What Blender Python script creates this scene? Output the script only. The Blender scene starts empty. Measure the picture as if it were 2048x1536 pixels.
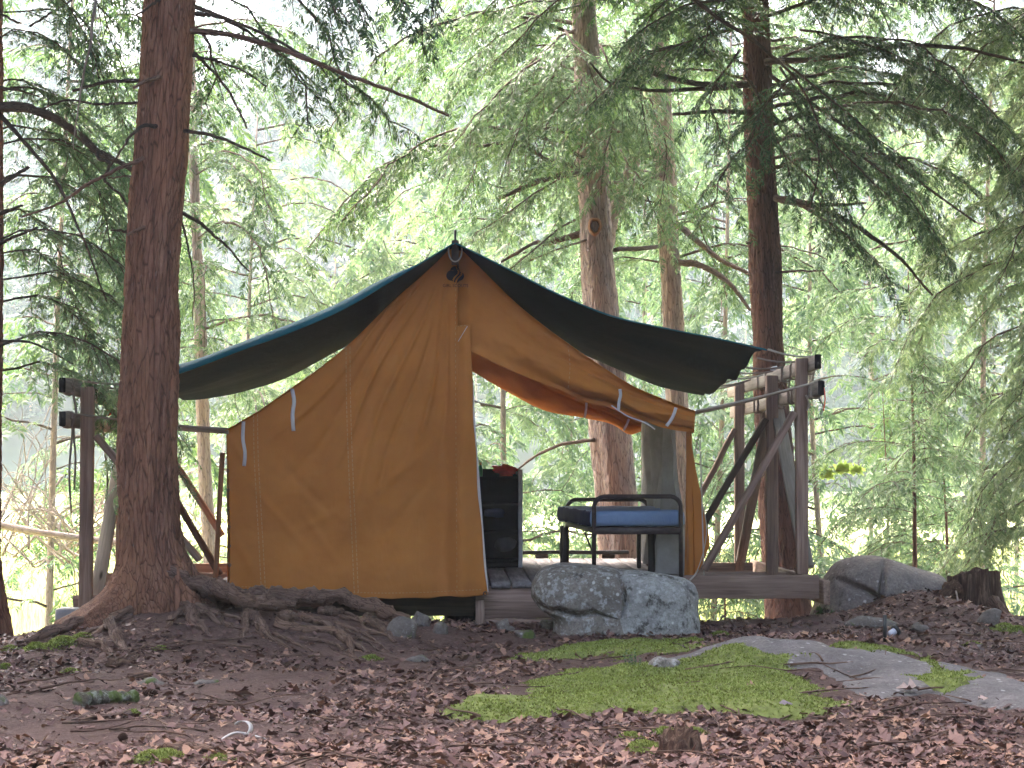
import bpy, math, random
import numpy as np
from mathutils import Vector
R = math.radians
random.seed(7); rng = np.random.default_rng(7)
S = bpy.context.scene

# ------------------------------------------------------------------ camera, world, sun, exposure
F = 4400.0                     # focal length in pixels of the 2048 wide photograph
YAW = math.atan((1024-910)/F); PIT = math.atan((930-768)/F); CZ = 1.0
cd = bpy.data.cameras.new('camera'); cam = bpy.data.objects.new('camera', cd); S.collection.objects.link(cam)
cd.sensor_width = 36; cd.lens = F/2048*36; cd.clip_start = .1; cd.clip_end = 3000
cam.location = (0, 0, CZ); cam.rotation_euler = (math.pi/2+PIT, 0, -YAW)
S.camera = cam
W = bpy.data.worlds.new('World'); S.world = W; W.use_nodes = True
SUN_DIR = Vector((-.42, .62, 1.15)).normalized()
wn = W.node_tree; bg = wn.nodes['Background']
sk = wn.nodes.new('ShaderNodeTexSky'); sk.sky_type = 'NISHITA'; sk.sun_disc = False
sk.sun_elevation = math.asin(SUN_DIR.z); sk.sun_rotation = math.atan2(SUN_DIR.x, SUN_DIR.y)
sk.air_density = .6; sk.dust_density = 7.0; sk.ozone_density = .3
wn.links.new(sk.outputs[0], bg.inputs[0]); bg.inputs[1].default_value = .15
ld = bpy.data.lights.new('sun', 'SUN'); ld.energy = 1.0; ld.angle = R(14); ld.color = (1, .96, .9)
sun = bpy.data.objects.new('sun', ld); S.collection.objects.link(sun)
sun.rotation_euler = (-SUN_DIR).to_track_quat('-Z', 'Y').to_euler()
vs = S.view_settings
S.display_settings.display_device = 'sRGB'
vs.view_transform = 'Standard'; vs.look = 'None'; vs.gamma = 1; vs.use_curve_mapping = False
vs.exposure = 3.75
cy = S.cycles
cy.max_bounces = 7; cy.diffuse_bounces = 4; cy.glossy_bounces = 2; cy.transmission_bounces = 4; cy.volume_bounces = 1
cy.transparent_max_bounces = 6; cy.use_denoising = True; cy.sample_clamp_indirect = 6
cy.caustics_reflective = False; cy.caustics_refractive = False

# ------------------------------------------------------------------ helpers
_sy, _cy = math.sin(YAW), math.cos(YAW); _sp, _cp = math.sin(PIT), math.cos(PIT)
FW = np.array([_sy*_cp, _cy*_cp, _sp]); RT = np.array([_cy, -_sy, 0.]); UP = np.cross(RT, FW)
CAM = np.array([0, 0, CZ])
def at(px, py, Y):
    """world point seen at photo pixel (px, py) at distance Y"""
    px, py, Y = np.broadcast_arrays(np.asarray(px, float), np.asarray(py, float), np.asarray(Y, float))
    d = FW + RT*((px-1024)/F)[..., None] + UP*((768-py)/F)[..., None]
    return CAM + d*(Y/d[..., 1])[..., None]
def P(px, py, Y): return at(px, py, Y).reshape(3)
def sstep(a, b, x):
    t = np.clip((np.asarray(x, float)-a)/(b-a), 0, 1); return t*t*(3-2*t)
def _h(ix, iy, iz, s):
    h = (ix.astype(np.int64)*374761393 + iy.astype(np.int64)*668265263 + iz.astype(np.int64)*2147483647 + s*974634777) & 0xffffffff
    h = ((h ^ (h >> 13))*1274126177) & 0xffffffff
    h = ((h ^ (h >> 16))*2246822519) & 0xffffffff
    return ((h ^ (h >> 15)) & 0xffffff)/float(0xffffff)
def vnoise(p, s=0):
    p = np.asarray(p, float); i = np.floor(p); f = p-i; f = f*f*(3-2*f); i = i.astype(np.int64)
    r = 0
    for dx in (0, 1):
        for dy in (0, 1):
            for dz in (0, 1):
                w = (f[..., 0] if dx else 1-f[..., 0])*(f[..., 1] if dy else 1-f[..., 1])*(f[..., 2] if dz else 1-f[..., 2])
                r = r+w*_h(i[..., 0]+dx, i[..., 1]+dy, i[..., 2]+dz, s)
    return r*2-1
def st(*a): return np.stack(np.broadcast_arrays(*[np.asarray(x, float) for x in a]), -1)
def fbm(p, o=4, s=0):
    p = np.asarray(p, float); a = 1.; r = 0
    for k in range(o):
        r = r+a*vnoise(p*2**k+k*17.3, s+k); a *= .5
    return r
def worley(u, v, per, s=0):
    """F2-F1 of a jittered grid, periodic in u with per cells"""
    iu, iv = np.floor(u).astype(np.int64), np.floor(v).astype(np.int64)
    f1 = np.full(u.shape, 9.); f2 = np.full(u.shape, 9.)
    z = np.zeros_like(iu)
    for a in (-1, 0, 1):
        for b in (-1, 0, 1):
            cu, cv = iu+a, iv+b; cm = np.mod(cu, per)
            d = np.hypot(cu+_h(cm, cv, z, s)-u, cv+_h(cm, cv, z, s+5)-v)
            f2 = np.where(d < f1, f1, np.minimum(f2, d)); f1 = np.minimum(f1, d)
    return f2-f1
def rootloc(o):
    l = np.zeros(3)
    while o is not None:
        l = l+np.array(o.location); o = o.parent
    return l
def mk(name, V, Fs, mat, parent=None, smooth=True, grain=None):
    V = np.asarray(V, float)
    if parent is not None: V = V-rootloc(parent)
    if not isinstance(Fs, (list, tuple)): Fs = [Fs]
    Fs = [np.asarray(f, np.int32) for f in Fs if len(f)]
    me = bpy.data.meshes.new(name)
    me.vertices.add(len(V)); me.vertices.foreach_set('co', V.astype(np.float32).ravel())
    li = np.concatenate([f.ravel() for f in Fs]); tot = np.concatenate([np.full(len(f), f.shape[1]) for f in Fs])
    st = np.concatenate([[0], np.cumsum(tot)[:-1]]).astype(np.int32)
    me.loops.add(len(li)); me.loops.foreach_set('vertex_index', li)
    me.polygons.add(len(tot)); me.polygons.foreach_set('loop_start', st)
    if smooth: me.polygons.foreach_set('use_smooth', np.ones(len(tot), bool))
    if grain is not None:
        a = me.attributes.new('grain', 'FLOAT_VECTOR', 'POINT'); a.data.foreach_set('vector', np.asarray(grain, np.float32).ravel())
    me.update(calc_edges=True)
    if mat is not None: me.materials.append(mat)
    o = bpy.data.objects.new(name, me); S.collection.objects.link(o)
    if parent is not None: o.parent = parent
    return o
class MB:
    def __init__(s): s.V = []; s.F3 = []; s.F4 = []; s.G = []; s.n = 0
    def add(s, V, Fs, G=None):
        V = np.asarray(V, float)
        for f in (Fs if isinstance(Fs, (list, tuple)) else [Fs]):
            f = np.asarray(f, np.int64)
            if not len(f): continue
            (s.F3 if f.shape[1] == 3 else s.F4).append(f+s.n)
        s.V.append(V); s.G.append(V if G is None else np.asarray(G, float)); s.n += len(V); return s
    def build(s, name, mat, parent=None, smooth=True):
        Fs = [np.concatenate(x) for x in (s.F3, s.F4) if x]
        return mk(name, np.concatenate(s.V), Fs, mat, parent, smooth, np.concatenate(s.G))
def empty(name, loc, label=None, cat=None, group=None):
    o = bpy.data.objects.new(name, None); S.collection.objects.link(o); o.location = tuple(float(v) for v in loc); o.empty_display_size = .1
    return tag(o, label, cat, group)
def tag(o, label=None, cat=None, group=None, kind=None):
    if label: o['label'] = label
    if cat: o['category'] = cat
    if group: o['group'] = group
    if kind: o['kind'] = kind
    return o
def grid_faces(n, m, wrap=False):
    """quads for n rows of m vertices"""
    i = np.arange(n-1)[:, None]; j = np.arange(m if wrap else m-1)[None, :]
    j2 = (j+1) % m
    a = i*m+j; b = i*m+j2; c = (i+1)*m+j2; d = (i+1)*m+j
    return np.stack([a, b, c, d], -1).reshape(-1, 4)
def resample(pts, n):
    pts = np.asarray(pts, float); k = len(pts)
    if k == 2: return pts[0]+(pts[1]-pts[0])*np.linspace(0, 1, n)[:, None]
    t = np.concatenate([[0], np.cumsum(np.linalg.norm(np.diff(pts[:, :3], axis=0), axis=1)+1e-9)]); t /= t[-1]
    m = np.gradient(pts, t, axis=0); x = np.linspace(0, 1, n)
    i = np.clip(np.searchsorted(t, x, 'right')-1, 0, k-2); h = (t[i+1]-t[i])[:, None]; s = ((x-t[i])[:, None])/h
    return ((2*s**3-3*s**2+1)*pts[i]+(s**3-2*s**2+s)*h*m[i]+(-2*s**3+3*s**2)*pts[i+1]+(s**3-s**2)*h*m[i+1])
def frames(p):
    t = np.gradient(p, axis=0); t /= np.linalg.norm(t, axis=1)[:, None]+1e-12
    ref = np.array([0, 0, 1.]) if abs(t[0][2]) < .8 else np.array([0, 1., 0])
    u = np.zeros_like(p); v = np.zeros_like(p)
    a = np.cross(t[0], ref); a /= np.linalg.norm(a)
    for i in range(len(p)):
        a = a-t[i]*np.dot(a, t[i]); a /= np.linalg.norm(a)+1e-12; u[i] = a; v[i] = np.cross(t[i], a)
    return t, u, v
def tube(p, r, k=6, wob=0., caps=True, seed=0):
    p = np.asarray(p, float); n = len(p); r = np.broadcast_to(np.asarray(r, float), (n,))
    t, u, v = frames(p); an = np.arange(k)*2*math.pi/k
    rr = np.repeat(r[:, None], k, 1)
    if wob:
        q = np.stack([np.cos(an)[None, :]*1.2+0*rr, np.sin(an)[None, :]*1.2+0*rr, np.linspace(0, n*.45, n)[:, None]+0*rr], -1)
        rr = rr*(1+wob*fbm(q+seed*7.1, 3, seed))
    V = p[:, None]+rr[..., None]*(np.cos(an)[None, :, None]*u[:, None]+np.sin(an)[None, :, None]*v[:, None])
    L = np.concatenate([[0], np.cumsum(np.linalg.norm(np.diff(p, axis=0), axis=1))])
    G = np.stack([np.repeat(L[:, None], k, 1)+seed*1.7, rr*np.cos(an)+seed*.31, rr*np.sin(an)], -1)
    Fs = [grid_faces(n, k, True)]
    V = V.reshape(-1, 3); G = G.reshape(-1, 3)
    if caps:
        V = np.concatenate([V, p[:1], p[-1:]]); G = np.concatenate([G, G[:1], G[-1:]])
        j = np.arange(k); b = (n-1)*k
        Fs.append(np.concatenate([np.stack([np.full(k, n*k), (j+1) % k, j], 1), np.stack([np.full(k, n*k+1), b+j, b+(j+1) % k], 1)]))
    return V, Fs, G
def tube_obj(name, pts, r, mat, parent=None, n=None, k=6, wob=0., seed=0):
    pts = np.asarray(pts, float)
    r = np.asarray(r, float) if np.ndim(r) else np.full(len(pts), float(r))
    if n: 
        q = resample(np.concatenate([pts, r[:, None]], 1), n); pts, r = q[:, :3], np.maximum(q[:, 3], 1e-4)
    V, Fs, G = tube(pts, r, k, wob, True, seed)
    return mk(name, V, Fs, mat, parent, True, G)
_bs = [0]
def board(p0, p1, w, h, up=(0, 0, 1), bev=.004, bow=0.):
    """a sawn board from p0 to p1: width w across, height h along up, with worn edges"""
    p0, p1 = np.asarray(p0, float), np.asarray(p1, float); d = p1-p0; L = np.linalg.norm(d); d = d/L
    up = np.asarray(up, float); a = np.cross(d, up); a /= np.linalg.norm(a); b = np.cross(a, d)
    x, y = w/2, h/2; c = min(bev, x*.5, y*.5)
    sec = np.array([(-x+c, -y), (x-c, -y), (x, -y+c), (x, y-c), (x-c, y), (-x+c, y), (-x, y-c), (-x, -y+c)])
    ts = np.array([0, c/L, .25, .5, .75, 1-c/L, 1]); sc = np.array([1-c/max(x, y), 1, 1, 1, 1, 1, 1-c/max(x, y)])
    _bs[0] += 1; sd = _bs[0]
    rr = np.random.default_rng(sd); off = np.concatenate([[[0, 0]]*2, rr.normal(0, .0016, (3, 2)), [[0, 0]]*2]); off[:, 1] -= bow*np.sin(ts*math.pi)
    V = p0+d*(ts*L)[:, None, None]+((sec[None]*sc[:, None, None]+off[:, None])[..., :1])*a+((sec[None]*sc[:, None, None]+off[:, None])[..., 1:])*b
    G = np.stack([np.repeat((ts*L)[:, None], 8, 1)+sd*3.17, np.broadcast_to(sec[:, 0], (7, 8))+sd*.37, np.broadcast_to(sec[:, 1], (7, 8))+sd*.13], -1)
    e = np.arange(8)
    cap = [np.array([[0, 1, 2, 3], [0, 3, 4, 7], [4, 5, 6, 7]])[:, ::-1], np.array([[0, 1, 2, 3], [0, 3, 4, 7], [4, 5, 6, 7]])+48]
    return V.reshape(-1, 3), [grid_faces(7, 8, True)]+cap, G.reshape(-1, 3)
def board_obj(name, p0, p1, w, h, mat, parent=None, up=(0, 0, 1), bev=.004, bow=0.):
    V, Fs, G = board(p0, p1, w, h, up, bev, bow); return mk(name, V, Fs, mat, parent, False, G)

# ------------------------------------------------------------------ materials
def newmat(name):
    m = bpy.data.materials.new(name); m.use_nodes = True; nt = m.node_tree
    return m, nt, nt.nodes['Principled BSDF'], nt.nodes['Material Output']
def nd(nt, typ, ins=None, **kw):
    n = nt.nodes.new(typ)
    for k, v in kw.items(): setattr(n, k, v)
    for k, v in (ins or {}).items():
        if hasattr(v, 'is_output') or isinstance(v, bpy.types.NodeSocket): nt.links.new(v, n.inputs[k])
        else: n.inputs[k].default_value = v
    return n
def ramp(nt, fac, stops, interp='LINEAR'):
    n = nt.nodes.new('ShaderNodeValToRGB'); n.color_ramp.interpolation = interp; e = n.color_ramp.elements
    while len(e) < len(stops): e.new(.5)
    for x, (p, c) in zip(e, stops):
        x.position = p; x.color = tuple(c)+((1,) if len(c) == 3 else ())
    nt.links.new(fac, n.inputs[0]); return n.outputs[0]
def noise(nt, vec, scale, detail=5, rough=.55, stretch=None, dist=0.):
    if stretch is not None: vec = nd(nt, 'ShaderNodeMapping', {'Vector': vec, 'Scale': stretch}).outputs[0]
    return nd(nt, 'ShaderNodeTexNoise', {'Vector': vec, 'Scale': scale, 'Detail': detail, 'Roughness': rough, 'Distortion': dist}).outputs['Fac']
def mix(nt, fac, a, b, typ='MIX'):
    n = nt.nodes.new('ShaderNodeMix'); n.data_type = 'RGBA'; n.blend_type = typ
    for s, v in ((n.inputs[0], fac), (n.inputs[6], a), (n.inputs[7], b)):
        if isinstance(v, bpy.types.NodeSocket): nt.links.new(v, s)
        else: s.default_value = v if np.ndim(v) == 0 else tuple(v)+((1,) if len(v) == 3 else ())
    return n.outputs[2]
def pos(nt): return nd(nt, 'ShaderNodeNewGeometry').outputs['Position']
def objc(nt): return nd(nt, 'ShaderNodeTexCoord').outputs['Object']
def attr(nt, n='grain'): return nd(nt, 'ShaderNodeAttribute', attribute_name=n).outputs['Vector']
def bump(nt, b, height, strength=.5, dist=.01):
    n = nd(nt, 'ShaderNodeBump', {'Height': height, 'Strength': strength, 'Distance': dist}); nt.links.new(n.outputs[0], b.inputs['Normal'])
def setb(nt, b, col, rough=.8, spec=.3):
    if isinstance(col, bpy.types.NodeSocket): nt.links.new(col, b.inputs['Base Color'])
    else: b.inputs['Base Color'].default_value = tuple(col)+(1,)
    if isinstance(rough, bpy.types.NodeSocket): nt.links.new(rough, b.inputs['Roughness'])
    else: b.inputs['Roughness'].default_value = rough
    b.inputs['Specular IOR Level'].default_value = spec
M = {}
def plain(name, col, rough=.7, spec=.3, var=.25, scale=30, metal=0.):
    m, nt, b, o = newmat(name); v = objc(nt); n = noise(nt, v, scale, 4)
    c = ramp(nt, n, [(.25, [x*(1-var) for x in col]), (.75, [min(1, x*(1+var)) for x in col])])
    setb(nt, b, c, rough, spec); b.inputs['Metallic'].default_value = metal; bump(nt, b, n, .25, .003); M[name] = m; return m
def wood(name, dark, mid, light, rough=.85):
    m, nt, b, o = newmat(name); g = attr(nt)
    n1 = noise(nt, g, 1, 6, .6, (2.2, 45, 45), .6); n2 = noise(nt, g, 1, 3, .5, (1.3, 3, 3)); n3 = noise(nt, g, 1, 4, .7, (9, 160, 160))
    vk = nd(nt, 'ShaderNodeTexVoronoi', {'Vector': nd(nt, 'ShaderNodeMapping', {'Vector': g, 'Scale': (2.3, 9, 9)}).outputs[0], 'Scale': 1.0}).outputs['Distance']
    c = ramp(nt, n1, [(.28, dark), (.5, mid), (.72, light)])
    c = mix(nt, ramp(nt, n2, [(.35, (0, 0, 0)), (.7, (.6, .6, .6))]), c, [x*.6 for x in dark])
    c = mix(nt, ramp(nt, vk, [(.05, (1, 1, 1)), (.13, (0, 0, 0))]), c, [x*.3 for x in dark])
    setb(nt, b, c, rough, .25); bump(nt, b, nd(nt, 'ShaderNodeMath', {0: n1, 1: n3}, operation='ADD').outputs[0], .5, .003); M[name] = m
wood('weathered_timber', (.16, .1, .075), (.33, .22, .165), (.46, .33, .26))
wood('pale_timber', (.2, .17, .14), (.34, .29, .24), (.46, .41, .35))
wood('deck_timber', (.10, .085, .08), (.2, .175, .165), (.3, .27, .26))
wood('dark_timber', (.04, .027, .021), (.085, .057, .043), (.14, .098, .077))
wood('strut_timber', (.12, .06, .03), (.24, .12, .06), (.32, .18, .1))
def bark(name, dark, mid, light, sc=1.):
    m, nt, b, o = newmat(name); g = attr(nt)
    n1 = noise(nt, g, 1, 7, .7, (4*sc, 34*sc, 34*sc), .5); n2 = noise(nt, g, 1, 4, .6, (1.2, 5, 5)); n3 = noise(nt, g, 1, 5, .7, (40, 95, 95))
    v = nd(nt, 'ShaderNodeTexVoronoi', {'Vector': nd(nt, 'ShaderNodeMapping', {'Vector': g, 'Scale': (5*sc, 46*sc, 46*sc)}).outputs[0], 'Scale': 1., 'Randomness': 1.}, feature='DISTANCE_TO_EDGE').outputs['Distance']
    c = ramp(nt, n1, [(.3, dark), (.5, mid), (.75, light)])
    c = mix(nt, ramp(nt, n2, [(.4, (0, 0, 0)), (.65, (.55, .55, .55))]), c, [light[0]*1.15, light[1]*.98, light[2]*.78])
    c = mix(nt, ramp(nt, v, [(.0, (.65, .65, .65)), (.07, (0, 0, 0))]), c, [x*.4 for x in dark])
    c = mix(nt, ramp(nt, noise(nt, g, 1, 2, .5, (14, 60, 60)), [(.7, (0, 0, 0)), (.78, (.5, .5, .5))]), c, (.24, .2, .17))
    setb(nt, b, c, .9, .2)
    h = nd(nt, 'ShaderNodeMath', {0: n1, 1: n3}, operation='ADD').outputs[0]
    h = nd(nt, 'ShaderNodeMath', {0: h, 1: ramp(nt, v, [(0, (0, 0, 0)), (.12, (1, 1, 1))])}, operation='ADD').outputs[0]
    bump(nt, b, h, .8, .008); M[name] = m
bark('red_bark', (.07, .033, .024), (.19, .09, .06), (.32, .175, .118))
bark('dark_bark', (.045, .026, .022), (.115, .066, .053), (.21, .13, .105), 1.2)
bark('grey_bark', (.1, .078, .07), (.235, .19, .172), (.36, .305, .28), 1.1)
bark('twig_bark', (.035, .026, .022), (.075, .055, .046), (.13, .1, .085), 2)
bark('pale_twig_bark', (.14, .11, .095), (.26, .22, .2), (.4, .35, .32), 2)
bark('root_bark', (.06, .036, .028), (.15, .09, .068), (.25, .17, .135), 1.3)
def leafmat(name, stops, trans=.38, rough=.45, spec=.35, tcol=1.35):
    m, nt, b, o = newmat(name); ri = nd(nt, 'ShaderNodeNewGeometry').outputs['Random Per Island']
    n = noise(nt, pos(nt), 1.3, 3)
    f = nd(nt, 'ShaderNodeMath', {0: ri, 1: n}, operation='ADD').outputs[0]
    f = nd(nt, 'ShaderNodeMath', {0: f, 1: .5}, operation='MULTIPLY').outputs[0]
    c = ramp(nt, f, stops)
    if name == 'litter_leaves': c = mix(nt, ramp(nt, noise(nt, pos(nt), 140, 4, .7), [(.35, (.6,)*3), (.6, (0, 0, 0))]), c, mix(nt, .4, c, (.03, .018, .018)))
    setb(nt, b, c, rough, spec)
    t = nd(nt, 'ShaderNodeBsdfTranslucent', {'Color': mix(nt, 1., c, (tcol, tcol, tcol*.8), 'MULTIPLY')})
    ms = nd(nt, 'ShaderNodeMixShader', {0: trans, 1: b.outputs[0], 2: t.outputs[0]}); nt.links.new(ms.outputs[0], o.inputs[0]); M[name] = m
leafmat('hemlock_needles', [(.2, (.025, .055, .028)), (.45, (.055, .105, .042)), (.62, (.085, .145, .05)), (.85, (.14, .2, .075))], .42)
leafmat('dark_needles', [(.2, (.02, .045, .026)), (.5, (.048, .088, .044)), (.85, (.1, .15, .07))], .35, .5, .35)
leafmat('fresh_needles', [(.2, (.048, .095, .055)), (.5, (.095, .155, .082)), (.85, (.18, .24, .135))], .45)
leafmat('pale_leaves', [(.2, (.07, .12, .065)), (.5, (.13, .185, .1)), (.85, (.22, .27, .16))], .5)
leafmat('maple_leaves', [(.2, (.15, .23, .06)), (.5, (.2, .28, .08)), (.85, (.25, .32, .1))], .45)
leafmat('far_leaves', [(.15, (.014, .034, .03)), (.5, (.036, .072, .055)), (.85, (.085, .135, .095))], .4, .5, .3)
leafmat('marsh_blades', [(.2, (.22, .25, .09)), (.5, (.36, .38, .17)), (.85, (.5, .5, .28))], .4)
leafmat('litter_leaves', [(.2, (.055, .027, .025)), (.36, (.115, .058, .05)), (.48, (.18, .096, .082)), (.58, (.25, .14, .115)), (.68, (.34, .185, .125)), (.8, (.46, .265, .165)), (.9, (.54, .4, .31))], .06, .55, .3, 1.)
leafmat('needle_litter', [(.2, (.06, .03, .02)), (.5, (.14, .075, .045)), (.85, (.24, .15, .1))], .05, .7, .2, 1.)
leafmat('moss_blades', [(.2, (.11, .1, .03)), (.4, (.18, .22, .05)), (.6, (.28, .33, .095)), (.85, (.42, .43, .17))], .3, .8, .1)
def fabric(name, stops, trans=.1, weave=700, rough=.9, spec=.12, stain=.35, tmul=(1, .8, .55), wr=.5):
    m, nt, b, o = newmat(name); g = pos(nt)
    n1 = noise(nt, g, 2.2, 5, .6); n2 = noise(nt, g, 9, 5, .65); n3 = noise(nt, g, 1, 4, .6, (7, 3, 2.2), 1.2)
    c = ramp(nt, n1, stops); c = mix(nt, ramp(nt, n2, [(.42, (0, 0, 0)), (.75, (stain,)*3)]), c, [x*.45 for x in stops[0][1]])
    w = nd(nt, 'ShaderNodeTexVoronoi', {'Vector': g, 'Scale': weave}).outputs['Distance']
    setb(nt, b, c, rough, spec)
    b1 = nd(nt, 'ShaderNodeBump', {'Height': n3, 'Strength': wr, 'Distance': .02})
    b2 = nd(nt, 'ShaderNodeBump', {'Height': w, 'Strength': .2, 'Distance': .001, 'Normal': b1.outputs[0]}); nt.links.new(b2.outputs[0], b.inputs['Normal'])
    if trans:
        t = nd(nt, 'ShaderNodeBsdfTranslucent', {'Color': mix(nt, 1., c, tmul, 'MULTIPLY')})
        ms = nd(nt, 'ShaderNodeMixShader', {0: trans, 1: b.outputs[0], 2: t.outputs[0]}); nt.links.new(ms.outputs[0], o.inputs[0])
    M[name] = m
fabric('ochre_canvas', [(.3, (.39, .146, .03)), (.5, (.43, .163, .035)), (.7, (.46, .18, .042))], .02, stain=.1, wr=.22)
fabric('shaded_fly', [(.3, (.0012, .008, .012)), (.7, (.002, .012, .017))], 0, 400, .9, .04, .3, (.6, 1, 1))  # underside copy of the fly fabric, its shade put into the colour
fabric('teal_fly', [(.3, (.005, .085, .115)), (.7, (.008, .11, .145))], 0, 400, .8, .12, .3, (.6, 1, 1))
fabric('grey_netting', [(.3, (.22, .21, .2)), (.7, (.42, .41, .39))], .3, 900, .9, .1, .3, (1, 1, 1))
fabric('white_webbing', [(.3, (.5, .47, .44)), (.7, (.66, .63, .6))], .1, 900)
fabric('stitching', [(.3, (.42, .24, .1)), (.7, (.55, .34, .17))], 0, 900)
fabric('blue_vinyl', [(.3, (.18, .26, .4)), (.7, (.23, .32, .46))], 0, 500, .8, .12, .15, wr=.7)
fabric('navy_shade_vinyl', [(.3, (.025, .035, .1)), (.7, (.045, .06, .15))], 0, 500, .85, .06, .15, wr=.7)
fabric('rope_fibre', [(.3, (.18, .14, .115)), (.7, (.3, .24, .2))], 0, 300)
fabric('pale_rope', [(.3, (.36, .31, .25)), (.7, (.5, .44, .37))], 0, 300)
plain('black_metal', (.02, .014, .014), .45, .5, .4, 20); plain('rust_metal', (.045, .028, .024), .6, .4, .5, 25)
plain('brass', (.12, .08, .05), .4, .5, .2, 40, .6); plain('black_paint', (.004, .004, .005), .9, .06, .3)
plain('panel_edge', (.6, .6, .6), .7); plain('ink', (.012, .01, .016), .9, .1); plain('end_grain', (.02, .016, .016), .95, .1)
plain('red_plastic', (.75, .06, .04), .25, .5, .3, 12); plain('green_plastic', (.02, .25, .05), .3, .5); plain('orange_plastic', (.7, .28, .02), .4, .5)
plain('white_plastic', (.7, .7, .7), .4, .4, .1); plain('black_plastic', (.01, .01, .011), .4, .5); plain('clear_plastic', (.4, .42, .48), .2, .6)
plain('cone_scale', (.09, .05, .035), .8, .2, .4, 60); plain('birch_bark', (.62, .57, .52), .8, .2, .15, 30); plain('concrete', (.32, .31, .3), .9, .2, .25, 12)
plain('cyan_tape', (.05, .3, .45), .5); plain('red_cord', (.6, .05, .03), .6); plain('dim_cloth', (.06, .06, .065), .9)
def stone(name, base, lich, dark, lamt=.5, damt=.5, moss=0.):
    m, nt, b, o = newmat(name); g = pos(nt)
    n1 = noise(nt, g, 5, 6, .65); n2 = noise(nt, g, 60, 5, .7); n3 = noise(nt, g, 24, 6, .75); n4 = noise(nt, g, 9, 6, .75)
    vo = nd(nt, 'ShaderNodeTexVoronoi', {'Vector': g, 'Scale': 13}).outputs['Distance']
    c = ramp(nt, n1, [(.3, [x*.65 for x in base]), (.5, base), (.7, [x*1.35 for x in base])])
    c = mix(nt, ramp(nt, n2, [(.35, (.55,)*3), (.6, (0, 0, 0))]), c, [x*.4 for x in base])
    c = mix(nt, ramp(nt, n3, [(.62-lamt*.22, (0, 0, 0)), (.68-lamt*.2, (.85,)*3)]), c, lich)
    c = mix(nt, ramp(nt, vo, [(.10, (.8,)*3), (.16, (0, 0, 0))]), c, [min(1, x*1.5) for x in lich])
    c = mix(nt, ramp(nt, n4, [(.66-damt*.2, (0, 0, 0)), (.74-damt*.2, (.85,)*3)]), c, dark)
    if moss: c = mix(nt, ramp(nt, noise(nt, g, 7, 5, .6), [(.66-moss*.3, (0, 0, 0)), (.72-moss*.3, (.9,)*3)]), c, (.09, .12, .025))
    setb(nt, b, c, .9, .25); bump(nt, b, nd(nt, 'ShaderNodeMath', {0: n3, 1: n2}, operation='ADD').outputs[0], .7, .012); M[name] = m
stone('lichen_granite', (.24, .205, .17), (.42, .41, .38), (.06, .05, .04), .5, .35)
stone('pale_granite', (.36, .345, .315), (.46, .45, .42), (.06, .05, .04), .5, .6)
stone('grey_granite', (.26, .215, .19), (.34, .31, .285), (.1, .08, .068), .2, .35)
stone('slab_granite', (.215, .185, .17), (.31, .285, .265), (.13, .105, .095), .2, .35)
stone('small_stone', (.2, .165, .14), (.3, .275, .25), (.07, .05, .045), .2, .4, .25)
stone('mossy_wood', (.13, .11, .08), (.26, .27, .21), (.05, .04, .03), .5, .4, .42)
m, nt, b, o = newmat('rotten_wood'); g = attr(nt)
n1 = noise(nt, g, 1, 6, .7, (5, 40, 40), .7); n2 = noise(nt, g, 6, 4)
c = ramp(nt, n1, [(.3, (.025, .016, .013)), (.5, (.085, .05, .036)), (.72, (.24, .16, .11))]); c = mix(nt, ramp(nt, n2, [(.55, (0, 0, 0)), (.75, (.5,)*3)]), c, (.12, .05, .03))
setb(nt, b, c, .95, .1); bump(nt, b, n1, 1., .02); M['rotten_wood'] = m
# ground: needle-covered soil near, pale meadow in the open, leafy hillside beyond
m, nt, b, o = newmat('forest_soil'); g = pos(nt)
n1 = noise(nt, g, 2.0, 6, .6); n2 = noise(nt, g, 55, 5, .75); n3 = noise(nt, g, 14, 5, .7); n5 = noise(nt, g, 220, 3, .7)
c = ramp(nt, n2, [(.3, (.055, .03, .026)), (.5, (.155, .092, .077)), (.7, (.28, .18, .15))])
c = mix(nt, ramp(nt, n1, [(.4, (0, 0, 0)), (.65, (.6,)*3)]), c, (.24, .15, .12)); c = mix(nt, ramp(nt, n3, [(.5, (0, 0, 0)), (.7, (.5,)*3)]), c, (.06, .034, .032))
setb(nt, b, c, .95, .15); bump(nt, b, nd(nt, 'ShaderNodeMath', {0: n2, 1: n5}, operation='ADD').outputs[0], .9, .012); M['forest_soil'] = m
plain('meadow', (.4, .42, .2), .95, .1, .35, .8); plain('hill_floor', (.035, .05, .035), .95, .1, .5, .3)
plain('moss_base', (.17, .19, .055), .95, .1, .5, 25)

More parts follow.
